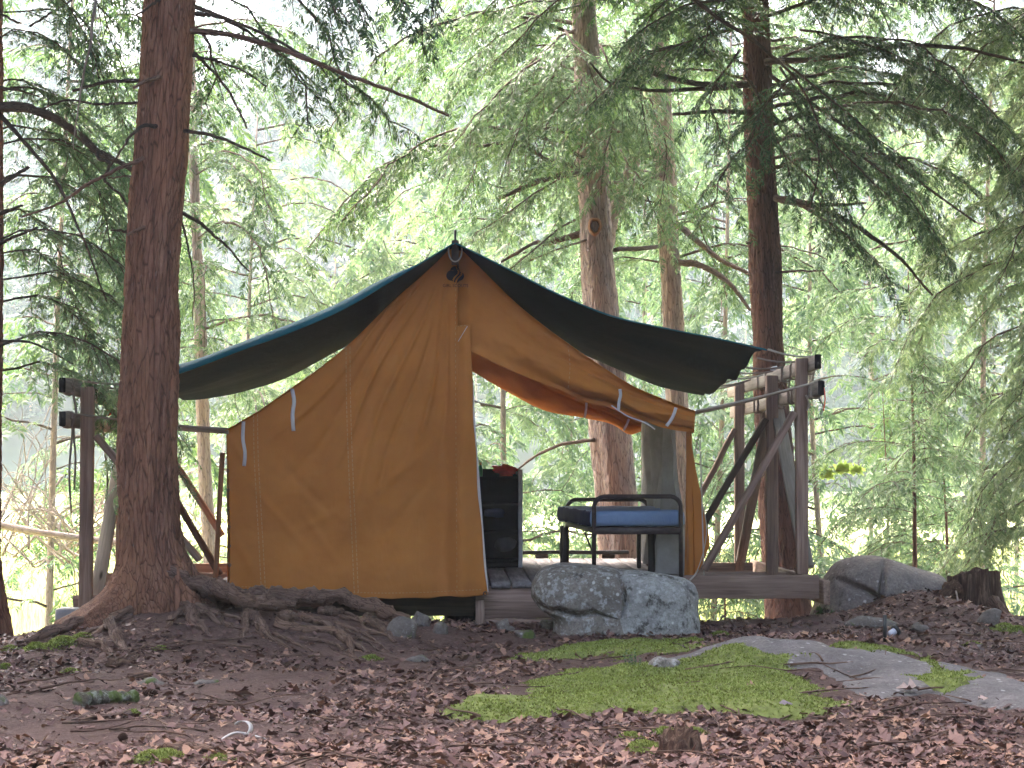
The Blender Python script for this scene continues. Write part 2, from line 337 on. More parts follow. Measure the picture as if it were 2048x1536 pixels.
# ------------------------------------------------------------------ the setting: ground
def crest(x):       # height of the far wooded hill by azimuth
    px = 910+F*np.asarray(x)/220.
    return 44-15*np.exp(-((px-400)/150)**2)-6*np.exp(-((px-1950)/260)**2)+6*np.exp(-((px-760)/160)**2)
def gz(x, y, detail=True):
    x, y = np.broadcast_arrays(np.asarray(x, float), np.asarray(y, float))
    sx = np.where(x < -1.55, .72, 1.2)
    z = .225*np.exp(-(((x+1.55)/sx)**2+((y-12.45)/1.0)**2))
    z = z+.19*np.exp(-(((x-2.98)/.42)**2+((y-14.1)/.8)**2))+.05*np.exp(-(((x-3.0)/1.)**2+((y-12.6)/1.)**2))
    z = z+.15*np.exp(-(((x-1.75)/1.0)**2+((y-10.6)/.85)**2))
    z = z-1.9*sstep(13.9, 23., y)-.9*sstep(12.5, 16, y)*sstep(-1.75, -2.5, x)*(1-sstep(16, 22, y))
    z = z+np.minimum(.5*np.maximum(y-135, 0), crest(x*220/np.maximum(y, 1))+1.9)*sstep(135, 142, y)
    if detail:
        q = np.stack([x, y, 0*x], -1); near = 1-sstep(16, 30, y)
        z = z+near*(.018*fbm(q*1.3, 3, 3)+.012*fbm(q*6, 3, 9))
    return z
def gp(px, py, y0=6.5, y1=15.5):
    """where the ray through a photo pixel meets the ground"""
    Y = np.linspace(y0, y1, 700); p = at(np.full(700, px), np.full(700, py), Y); d = p[:, 2]-gz(p[:, 0], p[:, 1])
    i = np.argmax(d <= 0) if (d <= 0).any() else int(np.argmin(d))
    q = p[i].copy(); q[2] = float(gz(q[0], q[1])); return q
def axis(segs):
    out = [np.array([segs[0][0]])]
    for a, b, n in segs: out.append(np.linspace(a, b, n+1)[1:])
    return np.concatenate(out)
xs = axis([(-400, -60, 12), (-60, -8, 26), (-8, -4, 20), (-4, 4, 150), (4, 8, 20), (8, 60, 26), (60, 400, 12)])
ys = axis([(-60, 4, 16), (4, 6.5, 12), (6.5, 15.5, 190), (15.5, 30, 40), (30, 130, 30), (130, 220, 30), (220, 600, 10)])
XX, YY = np.meshgrid(xs, ys); ZZ = gz(XX, YY)
Fq = grid_faces(len(ys), len(xs)); Vg = np.stack([XX, YY, ZZ], -1).reshape(-1, 3)
ground = tag(mk('ground', Vg, Fq, M['forest_soil']), kind='structure')
ground.data.materials.append(M['meadow']); ground.data.materials.append(M['hill_floor'])
cyf = Vg[Fq[:, 0], 1]; cx = Vg[Fq[:, 0], 0]
mi = np.where(cyf > 136, 2, np.where(cyf > 21, 1, 0)).astype(np.int32); ground.data.polygons.foreach_set('material_index', mi)

# ------------------------------------------------------------------ hemlock foliage
def spray_template(k, wid, seed, droop=.12, ln=.42):
    rr = np.random.default_rng(seed); V = []; 
    def leaf(b, d, L, w):
        d = d/np.linalg.norm(d); s = np.array([-d[1], d[0], 0]); s /= np.linalg.norm(s); n0 = np.array([0, 0, rr.normal(0, .02)])
        m = b+d*L*.42; t = b+d*L-np.array([0, 0, L*.22]); V.extend([b, m+s*w/2+n0, t, m-s*w/2-n0])
    for side in (-1, 1):
        for j in range(k):
            x = .06+.84*(j+(.5 if side > 0 else 0)*1.)/k+rr.normal(0, .015); L = ln*(1-.72*x)*(.8+.4*rr.random())
            a = R(48+rr.normal(0, 9)); leaf(np.array([x, 0, -droop*x*x]), np.array([math.cos(a), side*math.sin(a), -.12+rr.normal(0, .12)]), L, wid*(.8+.4*rr.random()))
    leaf(np.array([.0, 0, 0]), np.array([1, 0, -.06]), .6, wid*.45); leaf(np.array([.5, 0, -droop*.25]), np.array([1, rr.normal(0, .1), -.2]), .52, wid)
    return np.array(V)
TPL = {'near': [spray_template(7, .055, s) for s in range(5)], 'mid': [spray_template(5, .085, 20+s, ln=.5) for s in range(4)], 'far': [spray_template(3, .17, 40+s, ln=.6) for s in range(4)]}
class Sprays:
    def __init__(s): s.o = []; s.d = []; s.n = []; s.s = []
    def add(s, o, d, n, sc): s.o.append(o); s.d.append(d); s.n.append(n); s.s.append(sc)
    def build(s, name, mat, parent, lod, rr):
        o, d, n, sc = map(np.array, (s.o, s.d, s.n, s.s)); d = d/np.linalg.norm(d, axis=1)[:, None]
        b = np.cross(n, d); b /= np.linalg.norm(b, axis=1)[:, None]+1e-9; n = np.cross(d, b)
        T = TPL[lod]; k = rr.integers(0, len(T), len(o)); Vs = []
        for i, t in enumerate(T):
            q = k == i
            if not q.any(): continue
            v = o[q][:, None]+sc[q][:, None, None]*(t[None, :, :1]*d[q][:, None]+t[None, :, 1:2]*b[q][:, None]+t[None, :, 2:]*n[q][:, None]); Vs.append(v.reshape(-1, 3))
        V = np.concatenate(Vs); nq = len(V)//4
        return mk(name, V, np.arange(nq*4).reshape(-1, 4), mat, parent, False)
def bough(pts, sp, wd, rr, r0=.012, fol=(.15, 1.), gap=.1, sec=.5, ss=.2, step=.085, wood_min=.0, twk=3, dr=.18):
    """a hemlock bough along pts: wood into wd, sprays into sp"""
    L = np.linalg.norm(np.diff(np.asarray(pts, float), axis=0), axis=1).sum(); n = max(6, int(L/.16)); p = resample(pts, n)
    p = p+np.concatenate([np.zeros((1, 3)), rr.normal(0, .012, (n-1, 3))])
    t01 = np.linspace(0, 1, n)
    if wd is not None: wd.add(*tube(p, r0*(1-t01*.85)+.002, 5, 0, True, int(rr.integers(99))))
    if sp is None: return
    m = max(2, int(L/gap)); up = np.array([0, 0, 1.])
    for i in range(m):
        t = fol[0]+(fol[1]-fol[0])*(i+rr.random())/m; f = t*(n-1); a = int(min(f, n-2)); q = p[a]+(p[a+1]-p[a])*(f-a)
        ax = p[min(a+1, n-1)]-p[a]; ax /= np.linalg.norm(ax)+1e-9; side = np.cross(ax, up); side /= np.linalg.norm(side)+1e-9
        sg = 1 if i % 2 else -1; l2 = sec*(1-.55*t)*(.55+.75*rr.random())
        d = ax*(.75+.3*rr.random())+side*sg*(.55+.45*rr.random())-up*(dr-.08+.22*rr.random()); d /= np.linalg.norm(d)
        k = max(2, int(l2/step)); u = np.linspace(0, 1, k+1)[:, None]; c = q+d*l2*u-up*(l2*.2)*u**2
        if wd is not None and twk: wd.add(*tube(c, np.linspace(.0042, .0015, k+1), twk, 0, False, i))
        nn = np.cross(d, side*sg); nn = up+rr.normal(0, .28, 3)
        for j in range(k+1):
            dd = d-up*(.06+.3*u[j, 0])*1. ; s2 = np.cross(dd, up); s2 /= np.linalg.norm(s2)+1e-9
            w = 0 if j == k else (1 if (j+i) % 2 else -1)
            dd = dd+s2*w*(.75+.2*rr.normal())+rr.normal(0, .12, 3)
            sp.add(c[j], dd, nn+rr.normal(0, .12, 3), ss*(.75+.5*rr.random()))
def trunk_mesh(pts, rad, k, n, plates=.03, depth=.012, lobes=None, seed=0, vis=None):
    """pts world (m,3), rad (m,); bark plates as real relief"""
    q = resample(np.concatenate([pts, np.asarray(rad)[:, None]], 1), n); p = q[:, :3]; r = q[:, 3]
    t, u, v = frames(p); an = np.arange(k)*2*math.pi/k
    A = np.repeat(an[None], n, 0); rr = np.repeat(r[:, None], k, 1)
    L = np.concatenate([[0], np.cumsum(np.linalg.norm(np.diff(p, axis=0), axis=1))])
    if lobes is not None: rr = lobes(A, p[:, 2][:, None]+0*A, rr)
    G = np.stack([np.repeat(L[:, None], k, 1)+seed*2.3, rr*np.cos(A), rr*np.sin(A)], -1)
    per = max(6, int(round(2*math.pi*np.median(r)/plates)))
    wob = .8*fbm(G*np.array([4., 11, 11]), 4, seed)
    w = worley(A/(2*math.pi)*per+wob, L[:, None]/(plates*5.5)+wob*1.1, per, seed)
    w2 = worley(A/(2*math.pi)*per*2+wob*2, L[:, None]/(plates*1.5)+wob, per*2, seed+3)
    disp = depth*(np.clip(w*1.7, 0, 1)**.7-.6)+depth*.35*(np.clip(w2*2, 0, 1)-.5)+depth*.9*fbm(G*np.array([2., 7, 7]), 3, seed+1)
    rr = rr+disp
    V = p[:, None]+rr[..., None]*(np.cos(A)[..., None]*u[:, None]+np.sin(A)[..., None]*v[:, None])
    return V.reshape(-1, 3), [grid_faces(n, k, True)], G.reshape(-1, 3)
def tree(name, label, px_pts, Y, w_px, barkm, zlow, ztop=11., k=72, n=260, cat='tree', group=None, lobes=None, plates=.03, depth=.011, seed=0, base_r=1.6):
    """trunk traced by (px, py) points from top to base; continues up out of frame"""
    pts = np.array([P(x, y, Y) for x, y in px_pts]); rad = np.array(w_px)*Y/F/2
    d = pts[0]-pts[1]; d = d/d[2]; up = pts[0]+d*(ztop-pts[0][2])
    pts = np.concatenate([pts, [np.array([pts[-1][0], Y, zlow])]])[::-1]; rad = np.concatenate([rad, [rad[-1]*base_r]])[::-1]
    root = empty(name, (pts[0][0], Y, zlow+.1), label, cat, group)
    V, Fs, G = trunk_mesh(pts, rad, k, n, plates, depth, lobes, seed); mk('trunk', V, Fs, barkm, root, True, G)
    V, Fs, G = tube(np.array([pts[-1], (pts[-1]+up)/2, up]), [rad[-1], rad[-1]*.75, .03], 12, 0, True, seed); mk('upper_trunk', V, Fs, barkm, root, True, G)
    return root, pts, rad
def trunk_at(pts, z):
    i = int(np.clip(np.searchsorted(pts[:, 2], z)-1, 0, len(pts)-2)); f = (z-pts[i, 2])/(pts[i+1, 2]-pts[i, 2]); return pts[i]+(pts[i+1]-pts[i])*f
def crown(root, pts, zr, n, Lr, needles, barkm, rr, lod='near', az=None, gap=.1, ss=.2, sec=.5, drop=.35, r0=.014, fol=(.15, 1), step=.085, twk=3, name='crown', lift=.12, dr=.18):
    sp, wd = Sprays(), MB()
    for i in range(n):
        z = zr[0]+(zr[1]-zr[0])*(i+rr.random())/n; q = trunk_at(pts, z)
        a = rr.random()*2*math.pi if az is None else R(az[0]+(az[1]-az[0])*rr.random())
        L = (Lr[0]+(Lr[1]-Lr[0])*rr.random()); d = np.array([math.cos(a), math.sin(a), 0])
        e = drop*(.6+.8*rr.random())
        bough([q, q+d*L*.35+np.array([0, 0, L*lift*.6]), q+d*L*.72+np.array([0, 0, L*(lift*.5-e*.25)]), q+d*L-np.array([0, 0, L*e])], sp, wd, rr, r0*L/2, fol, gap, sec, ss, step, 0, twk, dr)
    sp.build(name, needles, root, lod, rr); wd.build('boughs', barkm, root)
def limb(root, pp, wpx, barkm, k=8, seed=0, name='limb'):
    """a bare limb traced by (px, py, Y) points with a width in photo pixels at both ends"""
    p = np.array([P(*q) for q in pp]); Ym = np.mean([q[2] for q in pp]); n = max(10, int(8*len(pp)))
    q = resample(p, n); t = np.linspace(0, 1, n); rr_ = np.random.default_rng(seed); q[1:] += np.cumsum(rr_.normal(0, .0035, (n-1, 3)), 0)*.6
    r = (wpx[0]+(wpx[1]-wpx[0])*t)*Ym/F/2; V, Fs, G = tube(q, r, k, .22, True, seed); return mk(name, V, Fs, barkm, root, True, G)

# ------------------------------------------------------------------ big hemlock in front
rr = np.random.default_rng(11)
BY = 12.3
def big_lobes(A, Z, r):
    f = np.clip((.62-Z)/.5, 0, 1)**2.2
    l = .8*np.maximum(0, np.cos(A-.15))**3+.25*np.maximum(0, np.cos(A-math.pi*1.05))**4+.28*np.maximum(0, np.cos(A+math.pi*.42))**6+.3*np.maximum(0, np.cos(A+math.pi*.75))**6+.16*np.cos(7*A+1)
    return r*(1+f*(.25+1.5*l))+.03*f*fbm(np.stack([np.cos(A)*3, np.sin(A)*3, Z*4], -1), 3, 4)
big, bpts, brad = tree('hemlock_tree', 'thick red-brown trunk with spreading roots standing in front of the tent, left of centre', [(341, -30), (333, 120), (322, 300), (306, 500), (300, 700), (295, 900), (298, 1030), (303, 1110), (311, 1175)], BY,
    [100, 104, 106, 108, 111, 116, 122, 132, 150], M['red_bark'], -.12, 12., 170, 430, 'tree', None, big_lobes, .032, .011, 1, 1.15)
for i, (pp, w) in enumerate([
    ([(372, 62, 12.25), (470, 70, 12.2), (580, 108, 12.2), (690, 155, 12.3), (800, 196, 12.4), (905, 242, 12.5)], (13, 6)),
    ([(385, 12, 12.3), (460, 40, 12.3), (540, 75, 12.4), (605, 108, 12.5), (700, 150, 12.8)], (9, 3)),
    ([(382, 110, 12.3), (440, 125, 12.2), (495, 150, 12.1), (541, 179, 12.0)], (6, 3)),
    ([(386, 104, 12.4), (430, 150, 12.5), (470, 200, 12.5), (498, 257, 12.5)], (7, 4)),
    ([(368, 262, 12.2), (440, 275, 12.1), (495, 298, 12.0), (539, 317, 11.9)], (8, 4)),
    ([(283, 162, 12.3), (215, 160, 12.3), (185, 168, 12.3), (153, 174, 12.3)], (9, 5)),
    ([(318, 152, 12.15), (295, 160, 12.05), (265, 180, 12.0)], (9, 7)),
    ([(278, 206, 12.3), (200, 203, 12.3), (135, 196, 12.3), (75, 217, 12.3)], (6, 3)),
    ([(312, 252, 12.15), (290, 252, 12.05), (272, 265, 12.0), (215, 338, 12.0)], (9, 3)),
    ([(287, 315, 12.15), (255, 330, 12.1), (180, 370, 12.0), (110, 412, 12.0), (42, 432, 12.0)], (9, 4)),
    ([(258, 462, 12.3), (240, 458, 12.2), (222, 453, 12.2)], (6, 4)), ([(290, 455, 12.15), (270, 462, 12.1), (255, 470, 12.05)], (8, 6)),
    ([(268, 352, 12.3), (240, 352, 12.3), (212, 354, 12.3)], (5, 3)), ([(392, 28, 12.3), (425, 33, 12.3), (440, 37, 12.3)], (10, 7)),
    ([(318, 0, 12.15), (300, 15, 12.05), (277, 34, 12.0)], (6, 4)), ([(362, 425, 12.5), (400, 446, 12.6), (440, 482, 12.7), (490, 540, 12.8)], (9, 3)),
    ([(362, 440, 12.4), (378, 500, 12.5), (384, 560, 12.5), (378, 640, 12.5)], (5, 2))]):
    limb(big, pp, w, M['twig_bark'] if i not in (0, 6, 9, 11) else M['root_bark'], 9, i, 'limb')
sp, wd = Sprays(), MB()
for pp, L in [([(450, 40, 12.3), (560, 110, 12.6), (640, 200, 12.8)], 1), ([(420, -30, 12.6), (500, 30, 12.8), (560, 120, 13)], 1), ([(400, 60, 12.6), (430, 130, 12.8), (410, 210, 13)], 1), ([(560, -40, 12.5), (650, 60, 12.7), (690, 170, 12.9)], 1),
           ([(600, 110, 12.3), (720, 190, 12.5), (820, 260, 12.7)], 1), ([(520, 60, 13), (600, 160, 13.2), (620, 260, 13.4)], 1)]:
    bough([P(*q) for q in pp], sp, wd, rr, .008, (.1, 1), .085, .3, .14, .07)
sp.build('crown', M['hemlock_needles'], big, 'near', rr); wd.build('boughs', M['twig_bark'], big)
sp, wd = Sprays(), MB()
for pp in [[(600, -160, 10.2), (680, -60, 10.2), (740, 40, 10.2)], [(700, -150, 10.3), (780, -50, 10.3), (840, 60, 10.3)], [(560, -120, 10.4), (640, -30, 10.4), (690, 40, 10.4)], [(760, -140, 10.2), (830, -60, 10.2), (870, 30, 10.2)]]:
    bough([P(*q) for q in pp], sp, wd, rr, .007, (.1, 1), .06, .3, .13, .06)
sp.build('crown', M['dark_needles'], big, 'near', rr); wd.build('boughs', M['twig_bark'], big)
_rr = np.random.default_rng(77)
def root_line(px, rpx, lift=.35, Yf=None, seed=0, par=big):
    pts = np.array([P(x, y, Yf) if Yf else gp(x, y) for x, y in px]); s = np.mean([p[1] for p in pts])/F
    r = np.linspace(rpx[0], rpx[1], len(pts))*s
    if not Yf: pts[:, 2] += r*lift; pts[-1, 2] -= r[-1]*1.3
    n = max(14, len(pts)*9); q = resample(np.concatenate([pts, r[:, None]], 1), n); rr_ = np.random.default_rng(seed+50)
    q[:, :3] += (.22 if Yf else .5)*np.mean(r)*np.stack([fbm(np.stack([np.linspace(0, n*.16, n), np.full(n, seed*3.), np.full(n, j*5.)], -1), 2, seed) for j in range(3)], -1)
    V, Fs, G = tube(q[:, :3], np.maximum(q[:, 3], .002), 14, .5, True, seed); return mk('root', V, Fs, M['root_bark'], par, True, G)
for i, (px, r, Yf) in enumerate([
    ([(330, 1150), (390, 1172), (460, 1190), (540, 1196), (620, 1200), (690, 1197), (735, 1208), (778, 1224), (822, 1240)], (20, 9), 12.2),
    ([(430, 1170), (480, 1196), (540, 1206), (590, 1212)], (18, 6), 12.1),
    ([(262, 1205), (228, 1232), (165, 1256), (95, 1275), (40, 1288)], (16, 5), None), ([(275, 1222), (215, 1253), (178, 1278)], (10, 5), None),
    ([(224, 1256), (238, 1282), (252, 1305)], (11, 6), None), ([(368, 1222), (392, 1250), (405, 1262), (424, 1278)], (11, 5), None),
    ([(378, 1222), (350, 1238), (330, 1257)], (9, 4), None), ([(376, 1218), (430, 1226), (475, 1238)], (8, 4), None), ([(385, 1225), (415, 1238), (450, 1248)], (8, 4), None),
    ([(497, 1232), (515, 1250), (540, 1278), (585, 1298)], (11, 4), None), ([(498, 1232), (488, 1252), (484, 1278)], (9, 4), None),
    ([(560, 1246), (600, 1242), (645, 1256), (684, 1266)], (11, 5), None), ([(546, 1255), (610, 1264), (668, 1270), (692, 1286), (708, 1318)], (10, 5), None), ([(668, 1268), (708, 1292), (748, 1312)], (9, 3), None),
    ([(440, 1220), (500, 1216), (560, 1224)], (8, 3), None), ([(735, 1208), (765, 1226), (790, 1248), (810, 1268)], (8, 4), None), ([(730, 1248), (765, 1260), (782, 1282), (806, 1294)], (8, 3), None),
    ([(158, 1292), (190, 1292), (225, 1306)], (10, 4), None), ([(258, 1357), (330, 1353), (412, 1350)], (5, 3), None), ([(218, 1336), (248, 1330), (280, 1312)], (9, 4), None), ([(640, 1206), (690, 1216), (720, 1230)], (8, 3), None)]):
    root_line(px, (r[0]*1.15, r[1]*1.25), .6, Yf, i)

for i in range(16):
    x0, y0 = 190+640*_rr.random(), 1232+60*_rr.random(); sgn = 1 if x0 > 340 else -1; pts = [(x0, y0)]
    for k in range(3): pts.append((pts[-1][0]+sgn*(14+34*_rr.random()), pts[-1][1]+4+16*_rr.random()))
    root_line(pts, (4+3*_rr.random(), 2), .5, None, 40+i)

# ------------------------------------------------------------------ other hemlocks near the tent
right, rp, rrad = tree('hemlock_tree', 'dark red-brown trunk behind the right-hand rope rack', [(1508, -30), (1514, 120), (1522, 350), (1530, 520), (1537, 700), (1552, 950), (1566, 1120), (1575, 1200)], 18.5,
    [52, 55, 60, 64, 62, 74, 84, 92], M['dark_bark'], -.75, 13., 110, 320, seed=2, plates=.03, depth=.011, base_r=1.25)
for i, (pp, w) in enumerate([
    ([(1500, 168, 18.3), (1440, 172, 18), (1360, 165, 17.8), (1272, 138, 17.6)], (16, 9)), ([(1500, 172, 18.3), (1400, 178, 17.7), (1270, 176, 17.4), (1215, 158, 17.2), (1185, 124, 17.1)], (12, 4)),
    ([(1550, 396, 18.3), (1620, 410, 18), (1690, 440, 17.8), (1740, 470, 17.7), (1800, 515, 17.6), (1862, 590, 17.5)], (16, 4)), ([(1550, 396, 18.3), (1640, 410, 18), (1730, 408, 17.8)], (12, 4)),
    ([(1530, 125, 18.3), (1680, 115, 18), (1780, 95, 17.8), (1900, 96, 17.7), (2060, 132, 17.6)], (14, 5)), ([(1366, -20, 16.5), (1440, 40, 16.5), (1520, 95, 16.6), (1600, 170, 16.8), (1640, 260, 17)], (10, 4)),
    ([(1500, 225, 18.4), (1430, 222, 18.2), (1350, 228, 18)], (12, 6)), ([(1552, 545, 18.4), (1600, 542, 18.2), (1645, 541, 18)], (6, 3)), ([(1500, 487, 18.3), (1490, 486, 18.2)], (6, 4)),
    ([(1560, 135, 18), (1620, 230, 17.6), (1640, 330, 17.4), (1622, 420, 17.3)], (6, 3)), ([(1540, 150, 18.2), (1660, 230, 17.8), (1800, 330, 17.5), (1950, 440, 17.3)], (9, 4))]):
    limb(right, pp, w, M['twig_bark'], 8, i+30)
rr = np.random.default_rng(21)
crown(right, rp, (3.4, 5.6), 17, (1.5, 2.9), M['dark_needles'], M['twig_bark'], rr, 'near', (-75, 75), .085, .19, .5, .3)
crown(right, rp, (4.1, 5.6), 9, (1.3, 2.3), M['hemlock_needles'], M['twig_bark'], rr, 'near', (110, 250), .085, .19, .45, .25)
sp, wd = Sprays(), MB()
for pp in [[(1560, 120, 17.8), (1700, 230, 17.2), (1820, 330, 17)], [(1560, 170, 17.8), (1680, 300, 17.2), (1780, 400, 17)], [(1570, 220, 17.9), (1660, 330, 17.5), (1700, 440, 17.4)], [(1600, 60, 17.9), (1800, 110, 17.5), (1960, 200, 17.4)],
           [(1480, 300, 17.9), (1440, 360, 17.6), (1420, 430, 17.5)], [(1600, 140, 17.8), (1530, 210, 17.4), (1490, 310, 17.2)], [(1490, 150, 17.7), (1545, 260, 17.4), (1590, 370, 17.3)], [(1600, 410, 17.9), (1700, 470, 17.6), (1780, 560, 17.5)],
           [(1460, 60, 17.2), (1300, 110, 16.9), (1180, 210, 16.8)], [(1560, 300, 18), (1640, 380, 17.7), (1660, 470, 17.6)], [(1700, 300, 17.3), (1830, 400, 17.2), (1900, 520, 17.2)], [(1450, 0, 17.2), (1350, 20, 17), (1260, 80, 16.8)], [(1480, 100, 17.2), (1420, 200, 17), (1440, 290, 16.9)]]:
    bough([P(*q) for q in pp], sp, wd, rr, .01, (.08, 1), .075, .5, .18, .075)
sp.build('crown', M['dark_needles'], right, 'near', rr); wd.build('boughs', M['twig_bark'], right)

def hole_lobes(A, Z, r): return r*(1+.05*np.cos(3*A+1)+.04*np.cos(5*A))
hole, hp, hrad = tree('hemlock_tree', 'grey-brown trunk with a woodpecker hole seen above the tent roof', [(1166, -30), (1174, 100), (1184, 250), (1189, 400), (1196, 520), (1205, 650), (1226, 900), (1238, 1040), (1243, 1120)], 20.5,
    [46, 52, 60, 60, 66, 72, 84, 82, 80], M['grey_bark'], -1.7, 13., 110, 330, seed=3, lobes=hole_lobes, plates=.032, depth=.013, base_r=1.3)
# the hole: a dark mouth with a pale rim of bare wood
hc = P(1190, 452, 20.5-.165); an = np.arange(20)*2*math.pi/20
def ringv(r, dy, dz=0): return np.stack([hc[0]+r*.8*np.cos(an), np.full(20, hc[1]+dy), hc[2]+dz+r*1.15*np.sin(an)*(1+.1*np.sin(3*an))], 1)
mk('nest_hole_rim', np.concatenate([ringv(.08, .03), ringv(.068, -.008), ringv(.054, -.014), ringv(.046, .01)]), [grid_faces(4, 20, True)[:, ::-1]], M['strut_timber'], hole)
V = np.concatenate([ringv(.055, -.006), ringv(.04, .03), [[hc[0], hc[1]+.06, hc[2]]]]); j = np.arange(20)
mk('nest_hole', V, [grid_faces(2, 20, True)[:, ::-1], np.stack([np.full(20, 40), 20+(j+1) % 20, 20+j], 1)], M['end_grain'], hole)
for i, (pp, w) in enumerate([
    ([(1170, 346, 20.4), (1120, 350, 20.2), (1060, 368, 20), (1000, 395, 19.9)], (16, 7)), ([(1168, 466, 20.55), (1100, 484, 20.6), (1060, 490, 20), (1005, 522, 19.9)], (14, 5)),
    ([(1172, 480, 20.4), (1120, 500, 20), (1056, 527, 19.8)], (5, 3)), ([(1215, 262, 20.4), (1235, 262, 20.3), (1245, 264, 20.2)], (8, 4)), ([(1190, 880, 20.4), (1120, 892, 20.6), (1050, 930, 20.8), (1000, 985, 21)], (8, 3)),
    ([(1200, 520, 21.5), (1222, 440, 21.6), (1245, 380, 21.7), (1268, 320, 21.8)], (34, 26)), ([(1230, 500, 20.5), (1310, 495, 21), (1330, 488, 21.5)], (10, 7))]):
    limb(hole, pp, w, M['grey_bark'] if i == 5 else M['twig_bark'], 10, i+50)
rr = np.random.default_rng(31)
crown(hole, hp, (3.5, 5.8), 20, (1.5, 3.0), M['hemlock_needles'], M['twig_bark'], rr, 'near', (40, 235), .09, .2, .5, .36)
sp, wd = Sprays(), MB()
for pp in [[(1150, 60, 20), (1020, 160, 19.5), (930, 280, 19.3)], [(1150, 100, 19.8), (1050, 230, 19.4), (1000, 360, 19.3)], [(1160, 10, 19.6), (1020, 60, 19.2), (900, 150, 19)], [(1170, 150, 19.6), (1100, 250, 19.2), (1080, 330, 19.1)],
           [(1200, 90, 19.8), (1230, 160, 19.5), (1260, 240, 19.4)], [(1130, 0, 19.5), (1000, 20, 19), (930, 80, 18.8)], [(1080, 120, 19.6), (960, 220, 19.2), (880, 330, 19)], [(1150, 340, 20), (1050, 400, 19.6), (950, 470, 19.4)], [(1150, 440, 20), (1060, 500, 19.7), (1000, 560, 19.5)]]:
    bough([P(*q) for q in pp], sp, wd, rr, .01, (.08, 1), .075, .5, .18, .075)
for pp in [[(1150, 150, 20), (1172, 230, 19.5), (1150, 330, 19.3)], [(1235, 190, 20), (1215, 290, 19.5), (1200, 385, 19.3)], [(1130, 60, 19.8), (1175, 120, 19.4), (1200, 220, 19.2)], [(1250, 60, 20), (1280, 180, 19.5), (1300, 300, 19.4)], [(1290, 180, 20), (1330, 290, 19.6), (1320, 420, 19.5)], [(1240, 300, 20), (1290, 380, 19.7), (1330, 470, 19.6)]]:
    bough([P(*q) for q in pp], sp, wd, rr, .01, (.05, 1), .075, .5, .18, .075)
sp.build('crown', M['fresh_needles'], hole, 'near', rr); wd.build('boughs', M['twig_bark'], hole)

slim, sp_, _ = tree('hemlock_tree', 'slim spotted trunk between the woodpecker trunk and the dark right trunk', [(1318, -30), (1324, 200), (1334, 400), (1341, 560), (1347, 660), (1356, 850), (1362, 1000)], 22.5, [34, 38, 42, 42, 44, 46, 50], M['grey_bark'], -1.9, 12., 72, 220, seed=4)
for i, (pp, w) in enumerate([([(1345, 440, 22.4), (1400, 490, 22), (1440, 520, 21.8), (1500, 550, 21.6)], (14, 7)), ([(1355, 525, 22.4), (1400, 532, 22.2), (1450, 560, 22), (1500, 620, 21.8)], (16, 6)), ([(1320, 350, 22.4), (1290, 365, 22.2), (1250, 372, 22)], (12, 7))]):
    limb(slim, pp, w, M['twig_bark'], 9, i+60)
rr = np.random.default_rng(41); crown(slim, sp_, (2.9, 6.2), 20, (1.2, 2.6), M['fresh_needles'], M['twig_bark'], rr, 'near', (-20, 200), .1, .22, .5, .42)
thin, tp, _ = tree('hemlock_tree', 'thin grey trunk standing between the thick red-brown trunk and the tent', [(378, -30), (384, 240), (392, 450), (399, 620), (404, 800), (412, 1000), (420, 1100)], 25., [15, 17, 20, 24, 25, 26, 28], M['grey_bark'], -2.1, 11., 48, 160, seed=5)
rr = np.random.default_rng(51); crown(thin, tp, (1.7, 6.2), 26, (.9, 2.2), M['hemlock_needles'], M['twig_bark'], rr, 'near', None, .11, .23, .45, .4)
edge, ep, _ = tree('hemlock_tree', 'trunk cut by the left edge of the photo with a heavy limb reaching right', [(-12, -30), (-14, 200), (-17, 500), (-22, 900), (-22, 1180), (-18, 1240)], 13.4, [36, 40, 44, 50, 62, 78], M['red_bark'], -.5, 11., 72, 220, seed=6)
for i, (pp, w) in enumerate([
    ([(-10, 215, 13.3), (50, 217, 13.2), (130, 250, 13.1), (195, 300, 13.1), (262, 338, 13.0), (330, 400, 13)], (22, 7)), ([(-5, 225, 13.3), (50, 285, 13.2), (128, 388, 13.1), (170, 480, 13), (215, 600, 13)], (10, 3)),
    ([(-5, 172, 13.3), (40, 182, 13.2), (82, 194, 13.1)], (6, 3)), ([(-5, 372, 13.3), (25, 350, 13.2), (56, 330, 13.2)], (11, 7)), ([(-5, 430, 13.3), (40, 410, 13.2)], (9, 5)), ([(-5, 490, 13.3), (40, 470, 13.2), (78, 455, 13.1)], (9, 4)),
    ([(195, 300, 13.1), (196, 318, 13.0), (215, 330, 12.9), (205, 350, 12.9), (245, 400, 12.9), (256, 430, 12.9)], (8, 4)), ([(-5, 25, 13.3), (20, 32, 13.2), (45, 45, 13.2)], (7, 4)), ([(-5, 680, 13.3), (60, 690, 13.2), (150, 740, 13)], (6, 3)), ([(60, 52, 13.4), (110, 22, 13.3), (160, -5, 13.2)], (5, 3)),
    ([(192, -5, 12.0), (180, 90, 12.0), (162, 180, 12.0), (153, 240, 12), (147, 300, 12)], (7, 2))]):
    limb(edge, pp, w, M['twig_bark'] if i != 10 else M['pale_twig_bark'], 8, i+70)
rr = np.random.default_rng(61)
crown(edge, ep, (1.5, 4.3), 17, (.7, 1.5), M['fresh_needles'], M['twig_bark'], rr, 'near', (-40, 75), .062, .14, .42, .62, r0=.009, step=.07)
redge, qp, _ = tree('hemlock_tree', 'bright green hemlock filling the right edge of the photo', [(2190, -30), (2190, 500), (2190, 1000)], 18.5, [40, 44, 48], M['dark_bark'], -1., 10., 48, 120, seed=7)
